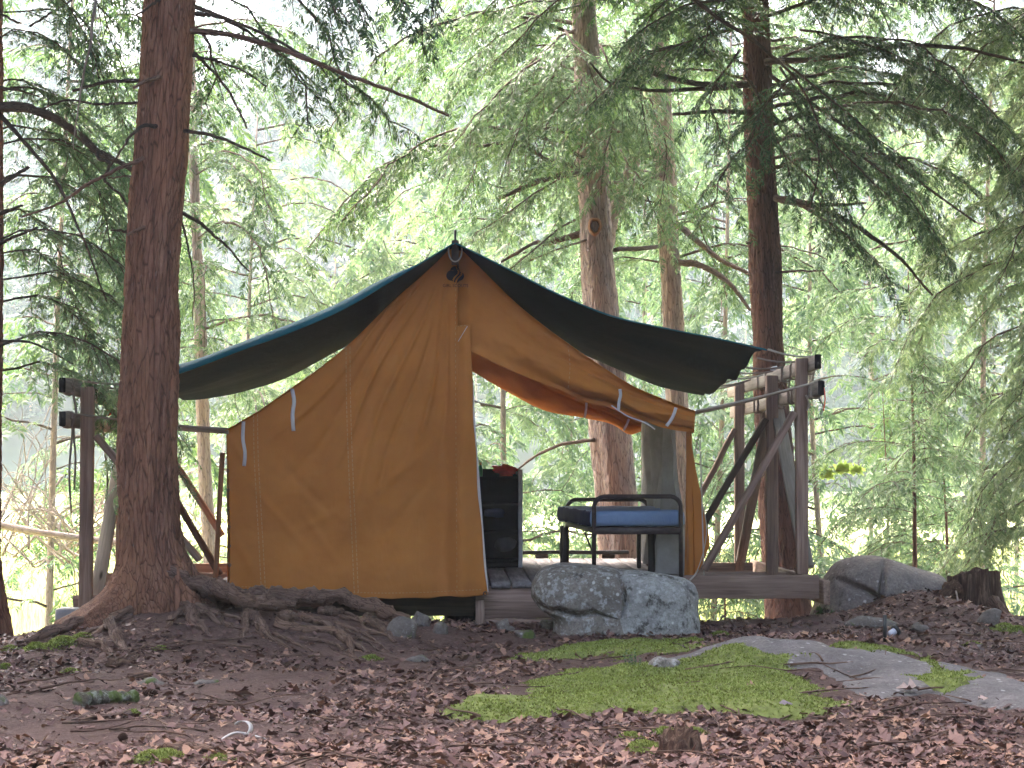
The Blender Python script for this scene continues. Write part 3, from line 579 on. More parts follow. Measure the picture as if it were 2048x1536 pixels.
rr = np.random.default_rng(71); crown(redge, qp, (.35, 5.0), 44, (.8, 1.9), M['pale_leaves'], M['twig_bark'], rr, 'near', (120, 250), .085, .2, .45, .35)

# saplings on the right
def sapling(label, px, py_top, py_base, Y, w, n, Lr, mat, seed, cat='sapling'):
    z0, z1 = P(px, py_base, Y)[2], P(px, py_top, Y)[2]
    b0, b1 = P(px+8, py_base, Y), P(px-6, py_top, Y); root = empty('hemlock_sapling', b0, label, cat, 'young hemlocks at the right')
    q = resample([b0, (b0+b1)/2+np.array([.02, 0, 0]), b1], 24); V, Fs, G = tube(q, np.linspace(w, w*.2, 24)*Y/F/2, 8, .15, True, seed); mk('trunk', V, Fs, M['dark_bark'], root, True, G)
    r_ = np.random.default_rng(seed); crown(root, q, (z0+.1, z1-.02), n, Lr, mat, M['twig_bark'], r_, 'near', None, .07, .17, .28, .3, .006, (.12, 1), .08)
sapling('slender young hemlock standing behind the right boulder, tallest of the saplings', 1822, 540, 1240, 20., 11, 36, (.35, 1.0), M['fresh_needles'], 81)
sapling('small young hemlock just left of the rotten stump', 1888, 880, 1240, 21., 9, 22, (.3, .8), M['fresh_needles'], 82)
sapling('wispy young hemlock seen between the right boulder and the timber rack', 1770, 760, 1240, 22., 6, 18, (.3, .7), M['hemlock_needles'], 83)
sapling('tiny hemlock under the timber beam of the right rack', 1443, 1090, 1262, 19., 5, 9, (.2, .5), M['fresh_needles'], 84)

# trees farther back, beyond the slope
rr = np.random.default_rng(91)
for i, (px, Y, zt, n, Lr, mt, lb) in enumerate([
    (505, 31, 6.0, 60, (1.0, 2.6), 'pale_leaves', 'pale yellow-green tree behind the left slope of the tent roof'),
    (95, 27, 8.5, 50, (1.0, 2.6), 'hemlock_needles', 'green hemlock behind the left rope rack'),
    (245, 42, 9., 50, (1.2, 3.0), 'fresh_needles', 'light green tree behind the thick trunk'),
    (690, 38, 4.6, 46, (1.0, 2.4), 'pale_leaves', 'low pale tree just left of the tent peak'),
    (860, 33, 5.6, 55, (1.0, 2.5), 'pale_leaves', 'light green tree rising behind the tent peak'),
    (1015, 29, 7.5, 70, (1.0, 2.6), 'fresh_needles', 'light green hemlock just right of the tent peak'),
    (1120, 36, 9., 60, (1.2, 2.8), 'fresh_needles', 'green hemlock seen through the tent opening'),
    (1280, 33, 8., 60, (1.2, 2.6), 'fresh_needles', 'green hemlock behind the curtain side of the tent'),
    (1420, 29, 7., 56, (1.0, 2.4), 'fresh_needles', 'green hemlock behind the right rope rack posts'),
    (1660, 30, 6.5, 60, (1.0, 2.4), 'fresh_needles', 'bright green hemlock beyond the right boulder'),
    (1740, 41, 10., 60, (1.2, 3.0), 'pale_leaves', 'pale tree far beyond the young hemlocks'),
    (1960, 27, 8., 66, (1.0, 2.4), 'fresh_needles', 'bushy bright hemlock behind the rotten stump'),
    (2030, 44, 11., 50, (1.2, 3.0), 'pale_leaves', 'pale tree far off near the right edge')]):
    b0 = P(px, 1100, Y); zb = float(gz(b0[0], Y)); t0 = np.array([b0[0], Y, zb-.1]); t1 = np.array([b0[0]+rr.normal(0, .25), Y+rr.normal(0, .2), zt])
    root = empty('hemlock_tree' if 'needles' in mt else 'leafy_tree', t0, lb, 'tree', 'trees beyond the slope')
    q = resample([t0, (t0+t1)/2+rr.normal(0, .08, 3), t1], 16); V, Fs, G = tube(q, np.linspace(.05, .012, 16), 10, .1, True, i); mk('trunk', V, Fs, M['grey_bark'], root, True, G)
    crown(root, q, (zb+.9, zt-.1), int(n*.62), Lr, M[mt], M['twig_bark'], rr, 'mid', None, .2, .32, .75, .36, .014, (.1, 1), .15, 0)

# far wooded hillside: one mass
rr = np.random.default_rng(101); sp, wd = Sprays(), MB()
for i in range(340):
    y = 139+rr.random()**1.1*100; x = (rr.random()*2600-1300)*y/F; x += y*(1024-910)/F; zb = float(gz(x, y, False)); h = 8+rr.random()*9; con = rr.random() < .5
    ns = 58
    for j in range(ns):
        t = rr.random()**.8; a = rr.random()*2*math.pi; rad = (3.7*(1-t)+.5 if con else 4.4*math.sqrt(max(.02, 1-(2*t-.9)**2)))*(.55+.45*rr.random()); d = np.array([math.cos(a), math.sin(a), -.25])
        sp.add(np.array([x, y, zb+.8+h*t])+d*rad*.6, d+rr.normal(0, .3, 3), np.array([0, -.3, 1.])+rr.normal(0, .3, 3), 1.3+.9*rr.random())
    wd.add(*tube(np.array([[x, y, zb-.2], [x+rr.normal(0, .3), y, zb+h*.9]]), [.16, .04], 5, 0, False, i))
hf = tag(sp.build('forest_hillside', M['far_leaves'], None, 'far', rr), 'hazy blue-green wooded hillside beyond the clearing', None, None, 'stuff')
tag(wd.build('forest_trunks', M['grey_bark']), 'far trunks of the wooded hillside', None, None, 'stuff')

# unseen canopy and foliage walls, added and shaped to shade the camp
rr = np.random.default_rng(111); sp = Sprays()
def canopy(n, x0, x1, y0, y1, z0, z1, s0, s1):
    for i in range(n):
        a = rr.random()*2*math.pi; sp.add(np.array([x0+(x1-x0)*rr.random(), y0+(y1-y0)*rr.random(), z0+(z1-z0)*rr.random()]), np.array([math.cos(a), math.sin(a), -.3]), np.array([0, 0, 1.])+rr.normal(0, .3, 3), s0+(s1-s0)*rr.random())
canopy(1300, -15, 15, 9.8, 19, 6.2, 12, 1.7, 3.1)
canopy(900, -16, 16, -16, -7, .3, 7.5, 1.7, 3.1)
for sx in (-1, 1):
    canopy(640, 7*sx, 15*sx, -8, 14, .6, 9, 1.7, 3.1)
    canopy(150, 8*sx, 13*sx, 0, 10, 7, 12, 1.7, 3.1)
tag(sp.build('shade_canopy', M['hemlock_needles'], None, 'far', rr), 'unseen hemlock foliage added to shade the camp', None, None, 'stuff')

# marsh grass in the clearing
rr = np.random.default_rng(121); n = 9000
y = 23+rr.random(n)**1.5*52; x = (rr.random(n)*2500-1250)*y/F+y*114/F; zg = gz(x, y, False); k = 5
h = (.25+.5*rr.random((n, k)))*(.6+.4*(vnoise(np.stack([x*.5, y*.2, 0*x], -1), 5)[:, None]+.3)); a = rr.random((n, k))*6.28; ln = .25*rr.random((n, k)); w = .018+.012*rr.random((n, k))
bx = x[:, None]+rr.normal(0, .1, (n, k)); by = y[:, None]+rr.normal(0, .1, (n, k)); bz = zg[:, None]+0*bx
V = np.stack([np.stack([bx-w, by, bz-.02], -1), np.stack([bx+w, by, bz-.02], -1), np.stack([bx+np.cos(a)*ln, by+np.sin(a)*ln, bz+h], -1)], 2).reshape(-1, 3)
tag(mk('marsh_grass', V, np.arange(len(V)).reshape(-1, 3), M['marsh_blades'], None, False), 'pale marsh grass in the bright clearing', None, None, 'stuff')

# pale dead brush and a fallen trunk at the far left
rr = np.random.default_rng(131); wd = MB()
for i in range(46):
    px, py = -40+300*rr.random(), 1130-60*rr.random(); Y = 24+5*rr.random(); p = P(px, py, Y); a = rr.random()*2*math.pi; L = .7+1.3*rr.random()
    d = np.array([math.cos(a)*.8, math.sin(a)*.5, .25+.8*rr.random()]); c = resample([p, p+d*L*.4+rr.normal(0, .06, 3), p+d*L*.75+rr.normal(0, .12, 3), p+d*L-np.array([0, 0, .25*L])], 12)
    wd.add(*tube(c, np.linspace(.016, .003, 12), 5, .1, True, i))
    for j in range(5):
        q = c[int(3+8*rr.random())]; d2 = d+rr.normal(0, .6, 3); l2 = .25+.5*rr.random(); wd.add(*tube(resample([q, q+d2*l2*.5+rr.normal(0, .04, 3), q+d2*l2-np.array([0, 0, .1])], 6), np.linspace(.007, .002, 6), 4, 0, False, j))
tag(wd.build('dead_brush', M['pale_twig_bark']), 'tangle of bleached bare twigs behind the left rope rack', None, None, 'stuff')
o = tube_obj('fallen_log', [P(-30, 1045, 24), P(60, 1062, 24), P(150, 1075, 24), P(300, 1095, 24.2)], [.045, .042, .04, .03], M['pale_twig_bark'], None, 24, 10, .15, 3); tag(o, 'bleached fallen trunk lying behind the left rope rack', 'log')

# ------------------------------------------------------------------ haze
def box(name, lo, hi, mat):
    x0, y0, z0 = lo; x1, y1, z1 = hi
    V = [(x0, y0, z0), (x1, y0, z0), (x1, y1, z0), (x0, y1, z0), (x0, y0, z1), (x1, y0, z1), (x1, y1, z1), (x0, y1, z1)]
    return mk(name, V, [np.array([[0, 3, 2, 1], [4, 5, 6, 7], [0, 1, 5, 4], [1, 2, 6, 5], [2, 3, 7, 6], [3, 0, 4, 7]])], mat, None, False)
HAZE = .0006
hm = bpy.data.materials.new('haze_air'); hm.use_nodes = True; hn = hm.node_tree; hn.nodes.remove(hn.nodes['Principled BSDF'])
pv = nd(hn, 'ShaderNodeVolumePrincipled', {'Color': (.8, .9, 1, 1), 'Density': HAZE, 'Anisotropy': .25}); hn.links.new(pv.outputs[0], hn.nodes['Material Output'].inputs['Volume'])
if HAZE: tag(box('haze', (-402, -62, -3.2), (402, 602, 80), hm), None, None, None, 'stuff')
# ------------------------------------------------------------------ timber platform
TY0, TY1 = 13.7, 17.2; DZ = .27; VX = 910.; HY = 930.
def wx(px, Y): return (px-VX)*Y/F
def wz(py, Y): return CZ-(py-HY)*Y/F
plat = empty('tent_platform', (0, 15.4, DZ), 'low timber platform of grey deck boards carrying the canvas tent', 'platform')
bw = .1315; nb = 23; rr = np.random.default_rng(201)
for i in range(nb):
    x = -1.49+bw*(i+.5); z = DZ-.019+rr.normal(0, .0015)
    board_obj('deck_board', (x, TY0+.035+rr.normal(0, .006), z), (x+rr.normal(0, .001), TY1+.05+rr.normal(0, .01), z), bw-.009, .038, M['deck_timber'], plat, (0, 0, 1), .005)
board_obj('fascia_board', (.13, TY0+.07, .145), (1.52, TY0+.07, .145), .04, .2, M['weathered_timber'], plat)
board_obj('joist', (-1.5, TY0+.3, .145), (.12, TY0+.3, .145), .045, .2, M['dark_timber'], plat)
board_obj('fascia_board', (-1.5, TY1, .15), (1.52, TY1, .15), .04, .19, M['weathered_timber'], plat)
board_obj('skirt_board', (.18, TY0+.07, .025), (.72, TY0+.07, .025), .035, .036, M['weathered_timber'], plat)
for y in (TY0+.6, 15.4, TY1-.35): board_obj('joist', (-1.48, y, .135), (1.5, y, .135), .045, .19, M['dark_timber'], plat)
for x in (-1.4, 1.47): board_obj('joist', (x, TY0, .138), (x, TY1, .138), .045, .185, M['dark_timber'], plat)
for x, y, w in ((.155, TY0+.03, .055), (.045, TY0+.55, .22), (-1.3, TY0+.1, .09), (1.4, TY0+.1, .09), (-1.3, TY1-.15, .09), (0.0, TY1-.15, .09), (1.4, TY1-.15, .09)):
    board_obj('support_post', (x, y, float(gz(x, y))-.2), (x, y, .16 if w < .1 else .05), w, w*.9, M['weathered_timber'] if w < .08 else M['dark_timber'], plat, (0, 1, 0))
board_obj('rear_rail', (.3, TY1+.02, .318), (1.36, TY1+.02, .318), .035, .03, M['black_metal'], plat)
for x in (.68, 1.2): board_obj('rail_block', (x-.05, TY1+.02, .287), (x+.05, TY1+.02, .287), .04, .032, M['dark_timber'], plat)
# outriggers: long cross beams reaching past the tent to carry the rope racks
RX, LX = 2.163, -2.285
for y, z, h in ((TY0-.03, .243, .145), (15.0, .2, .14), (16.72, .2, .12)):
    board_obj('outrigger_beam', (1.42, y, z), (RX+.1, y, z), .04, h, M['weathered_timber'], plat)
    if y > 14: board_obj('outrigger_beam', (-1.42, y, z), (LX-.08, y, z), .04, h, M['weathered_timber'], plat)
board_obj('outrigger_beam', (-1.42, TY0+.06, .16), (LX-.08, TY0+.06, .12), .04, .14, M['weathered_timber'], plat)
board_obj('end_beam', (RX+.14, TY0-.1, .21), (RX+.14, 17.0, .19), .04, .15, M['weathered_timber'], plat)
# ------------------------------------------------------------------ rope racks
def cord_loop(c, w, h, dy, parent, mat, r=.006, seed=0, tail=.0):
    """a cord wound round a rail of thickness w and height h at centre c"""
    rr_ = np.random.default_rng(seed); hw, hh = w/2+r, h/2+r; pts = []
    for k in range(9):
        a = k/8*2*math.pi; e = .35; pts.append([c[0]+hw*np.sign(math.cos(a))*abs(math.cos(a))**e, c[1]+dy*(k/8-.5)+rr_.normal(0, .003), c[2]+hh*np.sign(math.sin(a))*abs(math.sin(a))**e])
    tube_obj('cord_loop', pts, r, mat, parent, 30, 5)
    if tail:
        p = np.array(pts[-1])+np.array([0, 0, -hh]); q = [p+np.array([0, 0, hh]), p, p+np.array([rr_.normal(0, .015), 0, -tail*.5]), p+np.array([rr_.normal(0, .02), 0, -tail])]
        tube_obj('cord_end', q, [r, r, r*.9, r*.7], mat, parent, 16, 5, .1)
def rack(label, X, s, ptop, prail, posts, yr, braces, lp):
    """s: +1 right hand rack (rails on the far side of the posts), -1 left hand"""
    root = empty('rope_rack', (X, 15.2, .2), label, 'timber rack')
    for (y, zb, zt, w) in posts: board_obj('post', (X, y, zb), (X+.004, y, zt), w, .075, M['weathered_timber'], root, (0, 1, 0))
    for (z0, z1), (y0, y1) in zip(prail, yr):
        xo = X+s*(.038+.022); rl_ = board_obj('rail', (xo, y0, z0), (xo, y1, z1), .038, .088, M['pale_timber'], root); board_obj('end_cap', (xo, y0-.003, z0), (xo, y0+.001, z0), .037, .087, M['end_grain'], rl_)
    for (p, q, w, mt) in braces: board_obj('brace', p, q, .038, w, M[mt], root, np.cross(np.cross(np.array(q)-np.array(p), (0, 1, 0)), np.array(q)-np.array(p)) if abs(p[1]-q[1]) < .3 else (1, 0, 0))
    lp(root); return root
def brp(px0, py0, px1, py1, Y): return (P(px0, py0, Y), P(px1, py1, Y))
def lr(root):
    xo = RX+.06
    for i, (y, z, tl, m_) in enumerate([(13.72, 1.62, .16, 'rope_fibre'), (14.35, 1.612, .1, 'rope_fibre'), (14.72, 1.61, .12, 'rope_fibre'), (15.5, 1.605, .05, 'rope_fibre'), (15.9, 1.60, .25, 'rope_fibre'), (13.5, 1.462, .1, 'pale_rope'), (14.3, 1.455, .3, 'rope_fibre'), (14.45, 1.455, .22, 'rope_fibre'), (15.9, 1.435, .34, 'rope_fibre'), (16.1, 1.43, .2, 'rope_fibre')]):
        cord_loop((xo, y, z), .038, .088, .03, root, M[m_], .007, i, tl)
    tube_obj('cord_end', [P(1648, 775, 13.3), P(1650, 800, 13.3), P(1647, 822, 13.3)], .004, M['red_cord'], root, 12, 5)
    tube_obj('cord_end', [P(1612, 790, 13.6), P(1618, 808, 13.6), P(1614, 822, 13.6)], .007, M['pale_rope'], root, 12, 5)
rack('timber rack of three braced posts and two rails at the right end of the platform', RX, 1, 0, ((1.632, 1.59), (1.468, 1.42)), [(13.7, .32, 1.668, .072), (15.0, .25, 1.612, .078), (16.72, .2, 1.628, .072)], ((13.42, 17.75), (13.3, 17.6)),
    [(*brp(1588, 825, 1408, 1140, TY0-.04), .1, 'weathered_timber'), (*brp(1532, 838, 1392, 1075, 15.0), .1, 'dark_timber'), (*brp(1470, 858, 1388, 1015, 16.72), .095, 'weathered_timber'),
     (np.array([RX+.05, 15.05, 1.37]), np.array([RX+.055, 13.85, .36]), .085, 'pale_timber'), (np.array([RX-.01, 15.12, 1.3]), np.array([RX-.005, 16.6, .28]), .07, 'pale_timber')], lr)
def ll(root):
    xo = LX-.06
    for i, (y, z, tl, m_) in enumerate([(13.42, 1.475, .2, 'rope_fibre'), (14.6, 1.45, .1, 'rope_fibre'), (14.95, 1.45, .08, 'rope_fibre'), (13.42, 1.275, .38, 'rope_fibre'), (13.38, 1.275, .52, 'rope_fibre'), (14.55, 1.265, .65, 'rope_fibre')]):
        cord_loop((xo, y, z), .038, .078, .03, root, M[m_], .008, i+20, tl)
    tube_obj('cord_end', [P(210, 805, 14.6), P(214, 820, 14.6), P(221, 826, 14.6), P(210, 834, 14.6)], .007, M['red_cord'], root, 16, 5)
rack('timber rack half hidden behind the thick trunk at the left end of the platform', LX, -1, 0, ((1.478, 1.42), (1.275, 1.25)), [(13.72, .02, 1.485, .078), (15.2, .2, 1.47, .078), (16.9, .2, 1.46, .078)], ((13.2, 17.6), (13.2, 17.6)),
    [(*brp(192, 872, 400, 1120, TY0+.03), .105, 'weathered_timber'), (*brp(300, 850, 445, 1072, 15.2), .1, 'weathered_timber'), (*brp(330, 962, 440, 1150, 14.9), .1, 'dark_timber'),
     (np.array([LX+.03, 15.1, 1.2]), np.array([LX+.04, 13.85, .15]), .085, 'pale_timber')], ll)
for y in (13.72,): 
    V, Fs, G = board((LX-.16, y-.05, .075), (LX+.16, y-.05, .075), .22, .09, (0, 0, 1), .012); o = mk('concrete_block', V, Fs, M['concrete'], None, False); tag(o, 'pale concrete block under the left rack post', 'block')

# ------------------------------------------------------------------ canvas tent
def cur(pts, n, by='x'):
    p = np.asarray(pts, float); return resample(np.concatenate([p, np.zeros((len(p), 1))], 1), n)[:, :2]
TL = [(908, 489), (871, 527), (782, 607), (700, 688), (640, 737), (585, 776), (520, 822), (452, 862)]
TR = [(911, 488), (965, 540), (1022, 597), (1080, 645), (1141, 690), (1200, 730), (1261, 769), (1320, 795), (1391, 822)]
tent = empty('canvas_tent', (0, 15.4, .27), 'ochre canvas wall tent with its right front flap rolled up', 'tent')
def fold(px, py):
    """forward bulge of the hanging canvas in metres"""
    px, py = np.broadcast_arrays(np.asarray(px, float), np.asarray(py, float))
    a = np.arctan2(px-910, py-470); r = np.hypot(px-910, py-470)
    e = sstep(20, 260, r); q = np.stack([a*6.5, r*.0016, 0*a], -1)
    d = .02*e*fbm(q+3.3, 3, 2)+.012*e*np.sin(a*17+.6*np.sin(r*.006))*sstep(.05, -.35, a)
    d = d+.03*sstep(860, 1150, py)*np.sin((px-640)/42.+py*.004)*sstep(690, 800, px)+.014*sstep(820, 1150, py)*np.sin((px-470)/60.+py*.006+1.)
    d = d+.012*fbm(st(px*.006+py*.004, py*.007-px*.003, 0*px), 3, 8)+.008*fbm(st(px*.02+py*.014, py*.022-px*.012, 0*px), 3, 18)
    for ak, wk, hk, r0, r1 in ((.98, .016, .022, 60, 420), (.86, .02, -.02, 40, 560), (.72, .014, .02, 90, 620), (.6, .018, -.022, 60, 640), (.5, .012, .018, 120, 560), (.38, .02, .024, 80, 700), (.27, .013, -.018, 160, 640), (.17, .014, .02, 60, 520), (.08, .012, -.02, 100, 480), (-.34, .02, .02, 60, 300), (-.5, .02, -.02, 60, 420)):
        d = d+hk*np.exp(-((-a-ak-.03*np.sin(r*.012+ak*9))/wk)**2)*sstep(r0, r0+90, r)*(1-sstep(r1-160, r1, r))
    for k, (xa, ya, xb, yb, hh) in enumerate(((470, 930, 640, 1130, .014), (540, 900, 690, 1060, -.012), (560, 1080, 700, 1010, .012), (590, 1000, 690, 1150, .012), (720, 1010, 900, 860, .014), (730, 1120, 880, 930, -.014), (760, 1170, 850, 1000, .016), (460, 1060, 520, 1170, .014), (455, 870, 520, 960, .016))):
        t = np.clip(((px-xa)*(xb-xa)+(py-ya)*(yb-ya))/((xb-xa)**2+(yb-ya)**2), 0, 1); dd = np.hypot(px-xa-t*(xb-xa), py-ya-t*(yb-ya))
        d = d+hh*np.exp(-(dd/9.)**2)*np.sin(t*math.pi)
    d = d*.78+.03*np.exp(-((px-925)/20)**2)*sstep(600, 800, py)-.03*np.exp(-((px-885)/22)**2)*sstep(650, 900, py)
    return np.maximum(d, -.04)+.065*sstep(1050, 1180, py)
def pp3(px, py, off=.0):
    return at(px, py, TY0-fold(px, py)-off)
# left front panel
n, m = 150, 190
top = cur(TL[::-1]+[(912, 488), (913, 488.5)], n); top = np.concatenate([top, [(925, 502), (940, 640)]])   # the overlap strip right of the centre seam
top = np.concatenate([cur(TL[::-1], n-14), np.stack([np.linspace(911, 941, 14), np.interp(np.linspace(911, 941, 14), [911, 913.5, 914, 941], [488, 492, 652, 648])], 1)])
xb = np.concatenate([np.linspace(459, 912, n-14), np.linspace(915, 975, 14)])
bot = np.stack([xb, np.interp(xb, [455, 530, 640, 750, 840, 900, 960, 976], [1182, 1186, 1192, 1197, 1196, 1193, 1193, 1190])+1.5*np.sin(xb*.09)], 1)
v = np.linspace(0, 1, m)[:, None]
PX = top[None, :, 0]+(bot[None, :, 0]-top[None, :, 0])*v; PY = top[None, :, 1]+(bot[None, :, 1]-top[None, :, 1])*v
PX = PX-6*np.sin(v*math.pi)*np.linspace(0, 1, n)[None]**8-1.2*np.sin(v*23)*np.linspace(0, 1, n)[None]**30
PX = PX+3*np.sin(v*math.pi*1)*np.linspace(1, 0, n)[None]**14
V = pp3(PX, PY)
fr = mk('front_panel', V.reshape(-1, 3), grid_faces(m, n)[:, ::-1], M['ochre_canvas'], tent)
sd = fr.modifiers.new('thickness', 'SOLIDIFY'); sd.thickness = .003; sd.offset = -1
def strip(name, pts, w, mat, parent, off=.004, n=30, f=pp3):
    p = cur(pts, n); t = np.gradient(p, axis=0); t /= np.linalg.norm(t, axis=1)[:, None]; nn = np.stack([-t[:, 1], t[:, 0]], 1)
    a, b = p+nn*w/2, p-nn*w/2; V = np.concatenate([f(a[:, 0], a[:, 1], off), f(b[:, 0], b[:, 1], off)]); 
    return mk(name, V, grid_faces(2, n), mat, parent)
def stitch(name, pts, parent, f=pp3, gap=9., ln=6., w=1.3, mat='stitching'):
    p = cur(pts, 400); L = np.concatenate([[0], np.cumsum(np.linalg.norm(np.diff(p, axis=0), axis=1))]); Vs = []
    for s in np.arange(0, L[-1]-ln, gap):
        u = np.array([np.interp([s, s+ln], L, p[:, 0]), np.interp([s, s+ln], L, p[:, 1])]).T; t = u[1]-u[0]; t /= np.linalg.norm(t); k = np.array([-t[1], t[0]])*w/2
        q = np.array([u[0]+k, u[0]-k, u[1]-k, u[1]+k]); Vs.append(f(q[:, 0], q[:, 1], .0055))
    V = np.concatenate(Vs); return tag(mk(name, V, np.arange(len(V)).reshape(-1, 4), M[mat], parent, False), kind='stuff')
for pts in ([(511, 829), (512, 900), (517, 1000), (522, 1090), (527, 1186)], [(696, 694), (697, 800), (702, 950), (708, 1080), (713, 1194)]):
    strip('seam', pts, 10, M['ochre_canvas'], fr, .003, 50); s2 = [(x-4, y+1) for x, y in pts]; s3 = [(x+4, y-1) for x, y in pts]
    stitch('stitching', s2, fr); stitch('stitching', s3, fr)
cs = [(911, 500), (911, 700), (912, 900), (913, 1050), (914, 1190)]
stitch('stitching', cs, fr, w=1., mat='dark_stitch' if 'dark_stitch' in M else 'stitching', gap=11, ln=5)
stitch('stitching', [(935, 652), (915, 685)], fr, gap=4, ln=4, w=1.2, mat='white_webbing')
stitch('stitching', [(912, 653), (938, 650)], fr, gap=8, ln=5, w=1.)
strip('hem', [(462, 1178), (530, 1180), (640, 1186), (750, 1191), (840, 1190), (900, 1187), (970, 1184)], 10, M['ochre_canvas'], fr, .004, 80)
stitch('stitching', [(462, 1173), (530, 1175), (640, 1181), (750, 1186), (840, 1185), (900, 1182), (968, 1179)], fr, gap=7, ln=4, w=1.)
hx = np.linspace(0, 1, 60); hp_ = np.stack([np.interp(hx, [0, .3, .6, 1], [940, 946.5, 957, 975]), 655+535*hx], 1)
strip('lining_hem', [(944, 760), (949, 870), (955, 945), (960, 1010), (966, 1090), (974, 1184)], 6, M['white_webbing'], fr, -.012, 60)
def disc(name, px, py, r, mat, parent, f=pp3, off=.006):
    c = f(px, py, off).reshape(3); a = np.arange(12)*2*math.pi/12; V = []
    for q, d in ((r, .003), (r*.95, -.002), (r*.55, -.002), (r*.45, .004)): V += [[c[0]+q*math.cos(t), c[1]+d, c[2]+q*math.sin(t)] for t in a]
    return mk(name, V, [grid_faces(4, 12, True)[:, ::-1]], mat, parent)
for py in (942, 980, 1017, 1054, 1092, 1130): disc('grommet', 455.5+(py-942)*.02, py, .011, M['brass'], fr)
disc('grommet', 970.5, 1187, .015, M['brass'], fr)
# right front flap, rolled up along the slope
n, m = 130, 60
T2 = cur(TR, n); B2 = cur([(909, 690), (940, 703), (1022, 741), (1075, 763), (1124, 782), (1176, 806), (1227, 815), (1295, 844), (1329, 856), (1388, 866)], n)
v = np.linspace(0, 1, m)[:, None]; u = np.linspace(0, 1, n)[None]
PX = T2[None, :, 0]+(B2[None, :, 0]-T2[None, :, 0])*v; PY = T2[None, :, 1]+(B2[None, :, 1]-T2[None, :, 1])*v
rl = np.clip((v-.42+.1*u)/(.58-.1*u), 0, 1)*sstep(-.1, .5, u); roll = np.sqrt(np.clip(1-(2*rl-1)**2, 0, 1))*rl**0
D = .075*roll*sstep(.0, .6, u)*np.where(rl > 0, 1, 0)+.018*fbm(st(u*9+v*3, v*2.2-u*5, 0*u*v), 3, 4)+.012*np.sin(u*26+v*9)*v+.012*np.sin(PX*.05-PY*.09)*v
D = D-.05*sstep(.08, .0, u)
for cxr in (1240, 1347): D = D-.03*np.exp(-((PX+ (PY-800)*.25-cxr)/9.)**2)*v
V = at(PX, PY, TY0-D+.02)
fl = mk('rolled_flap', V.reshape(-1, 3), grid_faces(m, n)[:, ::-1], M['ochre_canvas'], tent)
sd = fl.modifiers.new('thickness', 'SOLIDIFY'); sd.thickness = .004; sd.offset = -1
def ff(px, py, off=0.):
    return at(px, py, TY0-.085-off)
def tie(pts, w, f, parent=tent): 
    o = strip('tie', pts, w, M['white_webbing'], parent, .008, 20, f); s = o.modifiers.new('t', 'SOLIDIFY'); s.thickness = .003; return o
tie([(487, 843), (486, 880), (490, 905), (488, 932)], 7, pp3, fr); tie([(584, 778), (588, 800), (585, 830), (587, 862)], 7.5, pp3, fr)
tie([(1240, 778), (1241, 790), (1238, 805), (1237, 820)], 6, ff, fl); tie([(1352, 815), (1348, 828), (1342, 840), (1333, 852)], 6.5, ff, fl)
tie([(1379, 866), (1382, 885), (1381, 912)], 6, lambda x, y, o=0.: at(x, y, TY0+.12-o))
stitch('stitching', [(1136, 690), (1140, 735), (1136, 778)], fl, lambda x, y, o=0.: at(x, y, TY0-.05-o), 9, 5, 1.)
stitch('stitching', [(1223, 811), (1255, 832), (1295, 848), (1312, 860)], fl, lambda x, y, o=0.: at(x, y, TY0-.09-o), 5, 5, 2.5, 'white_webbing')
# rear flap rolled up, seen dark through the opening
TRw = np.array([[wx(x, TY0), wz(y, TY0)] for x, y in TR]); TLw = np.array([[wx(x, TY0), wz(y, TY0)] for x, y in TL])
YB = 17.15; n, m = 90, 40
T3w = cur(TRw, n); B3p = cur([(880, 706), (941, 741), (1005, 778), (1090, 821), (1169, 836), (1227, 850), (1261, 869), (1293, 858)], n); B3w = np.stack([wx(B3p[:, 0], YB), wz(B3p[:, 1], YB)], 1)
v = np.linspace(0, 1, m)[:, None]; u = np.linspace(0, 1, n)[None]
Xg = T3w[None, :, 0]+(B3w[None, :, 0]-T3w[None, :, 0])*v; Zg = T3w[None, :, 1]+(B3w[None, :, 1]-T3w[None, :, 1])*v
rl = np.clip((v-.45)/.55, 0, 1); D = .07*np.sqrt(np.clip(1-(2*rl-1)**2, 0, 1))*(rl > 0)*sstep(0, .5, u)+.015*np.sin(u*30+v*7)*v+.012*fbm(st(u*12, v*4, 0*u*v), 3, 7)
mk('rear_rolled_flap', np.stack([Xg, YB-D, Zg], -1).reshape(-1, 3), grid_faces(m, n)[:, ::-1], M['ochre_canvas'], tent)
f3 = lambda x, y, o=0.: at(x, y, YB-.08-o)
tie([(1173, 805), (1172, 820), (1169, 836)], 4.5, f3); tie([(1258, 838), (1253, 850), (1247, 861)], 4.5, f3)
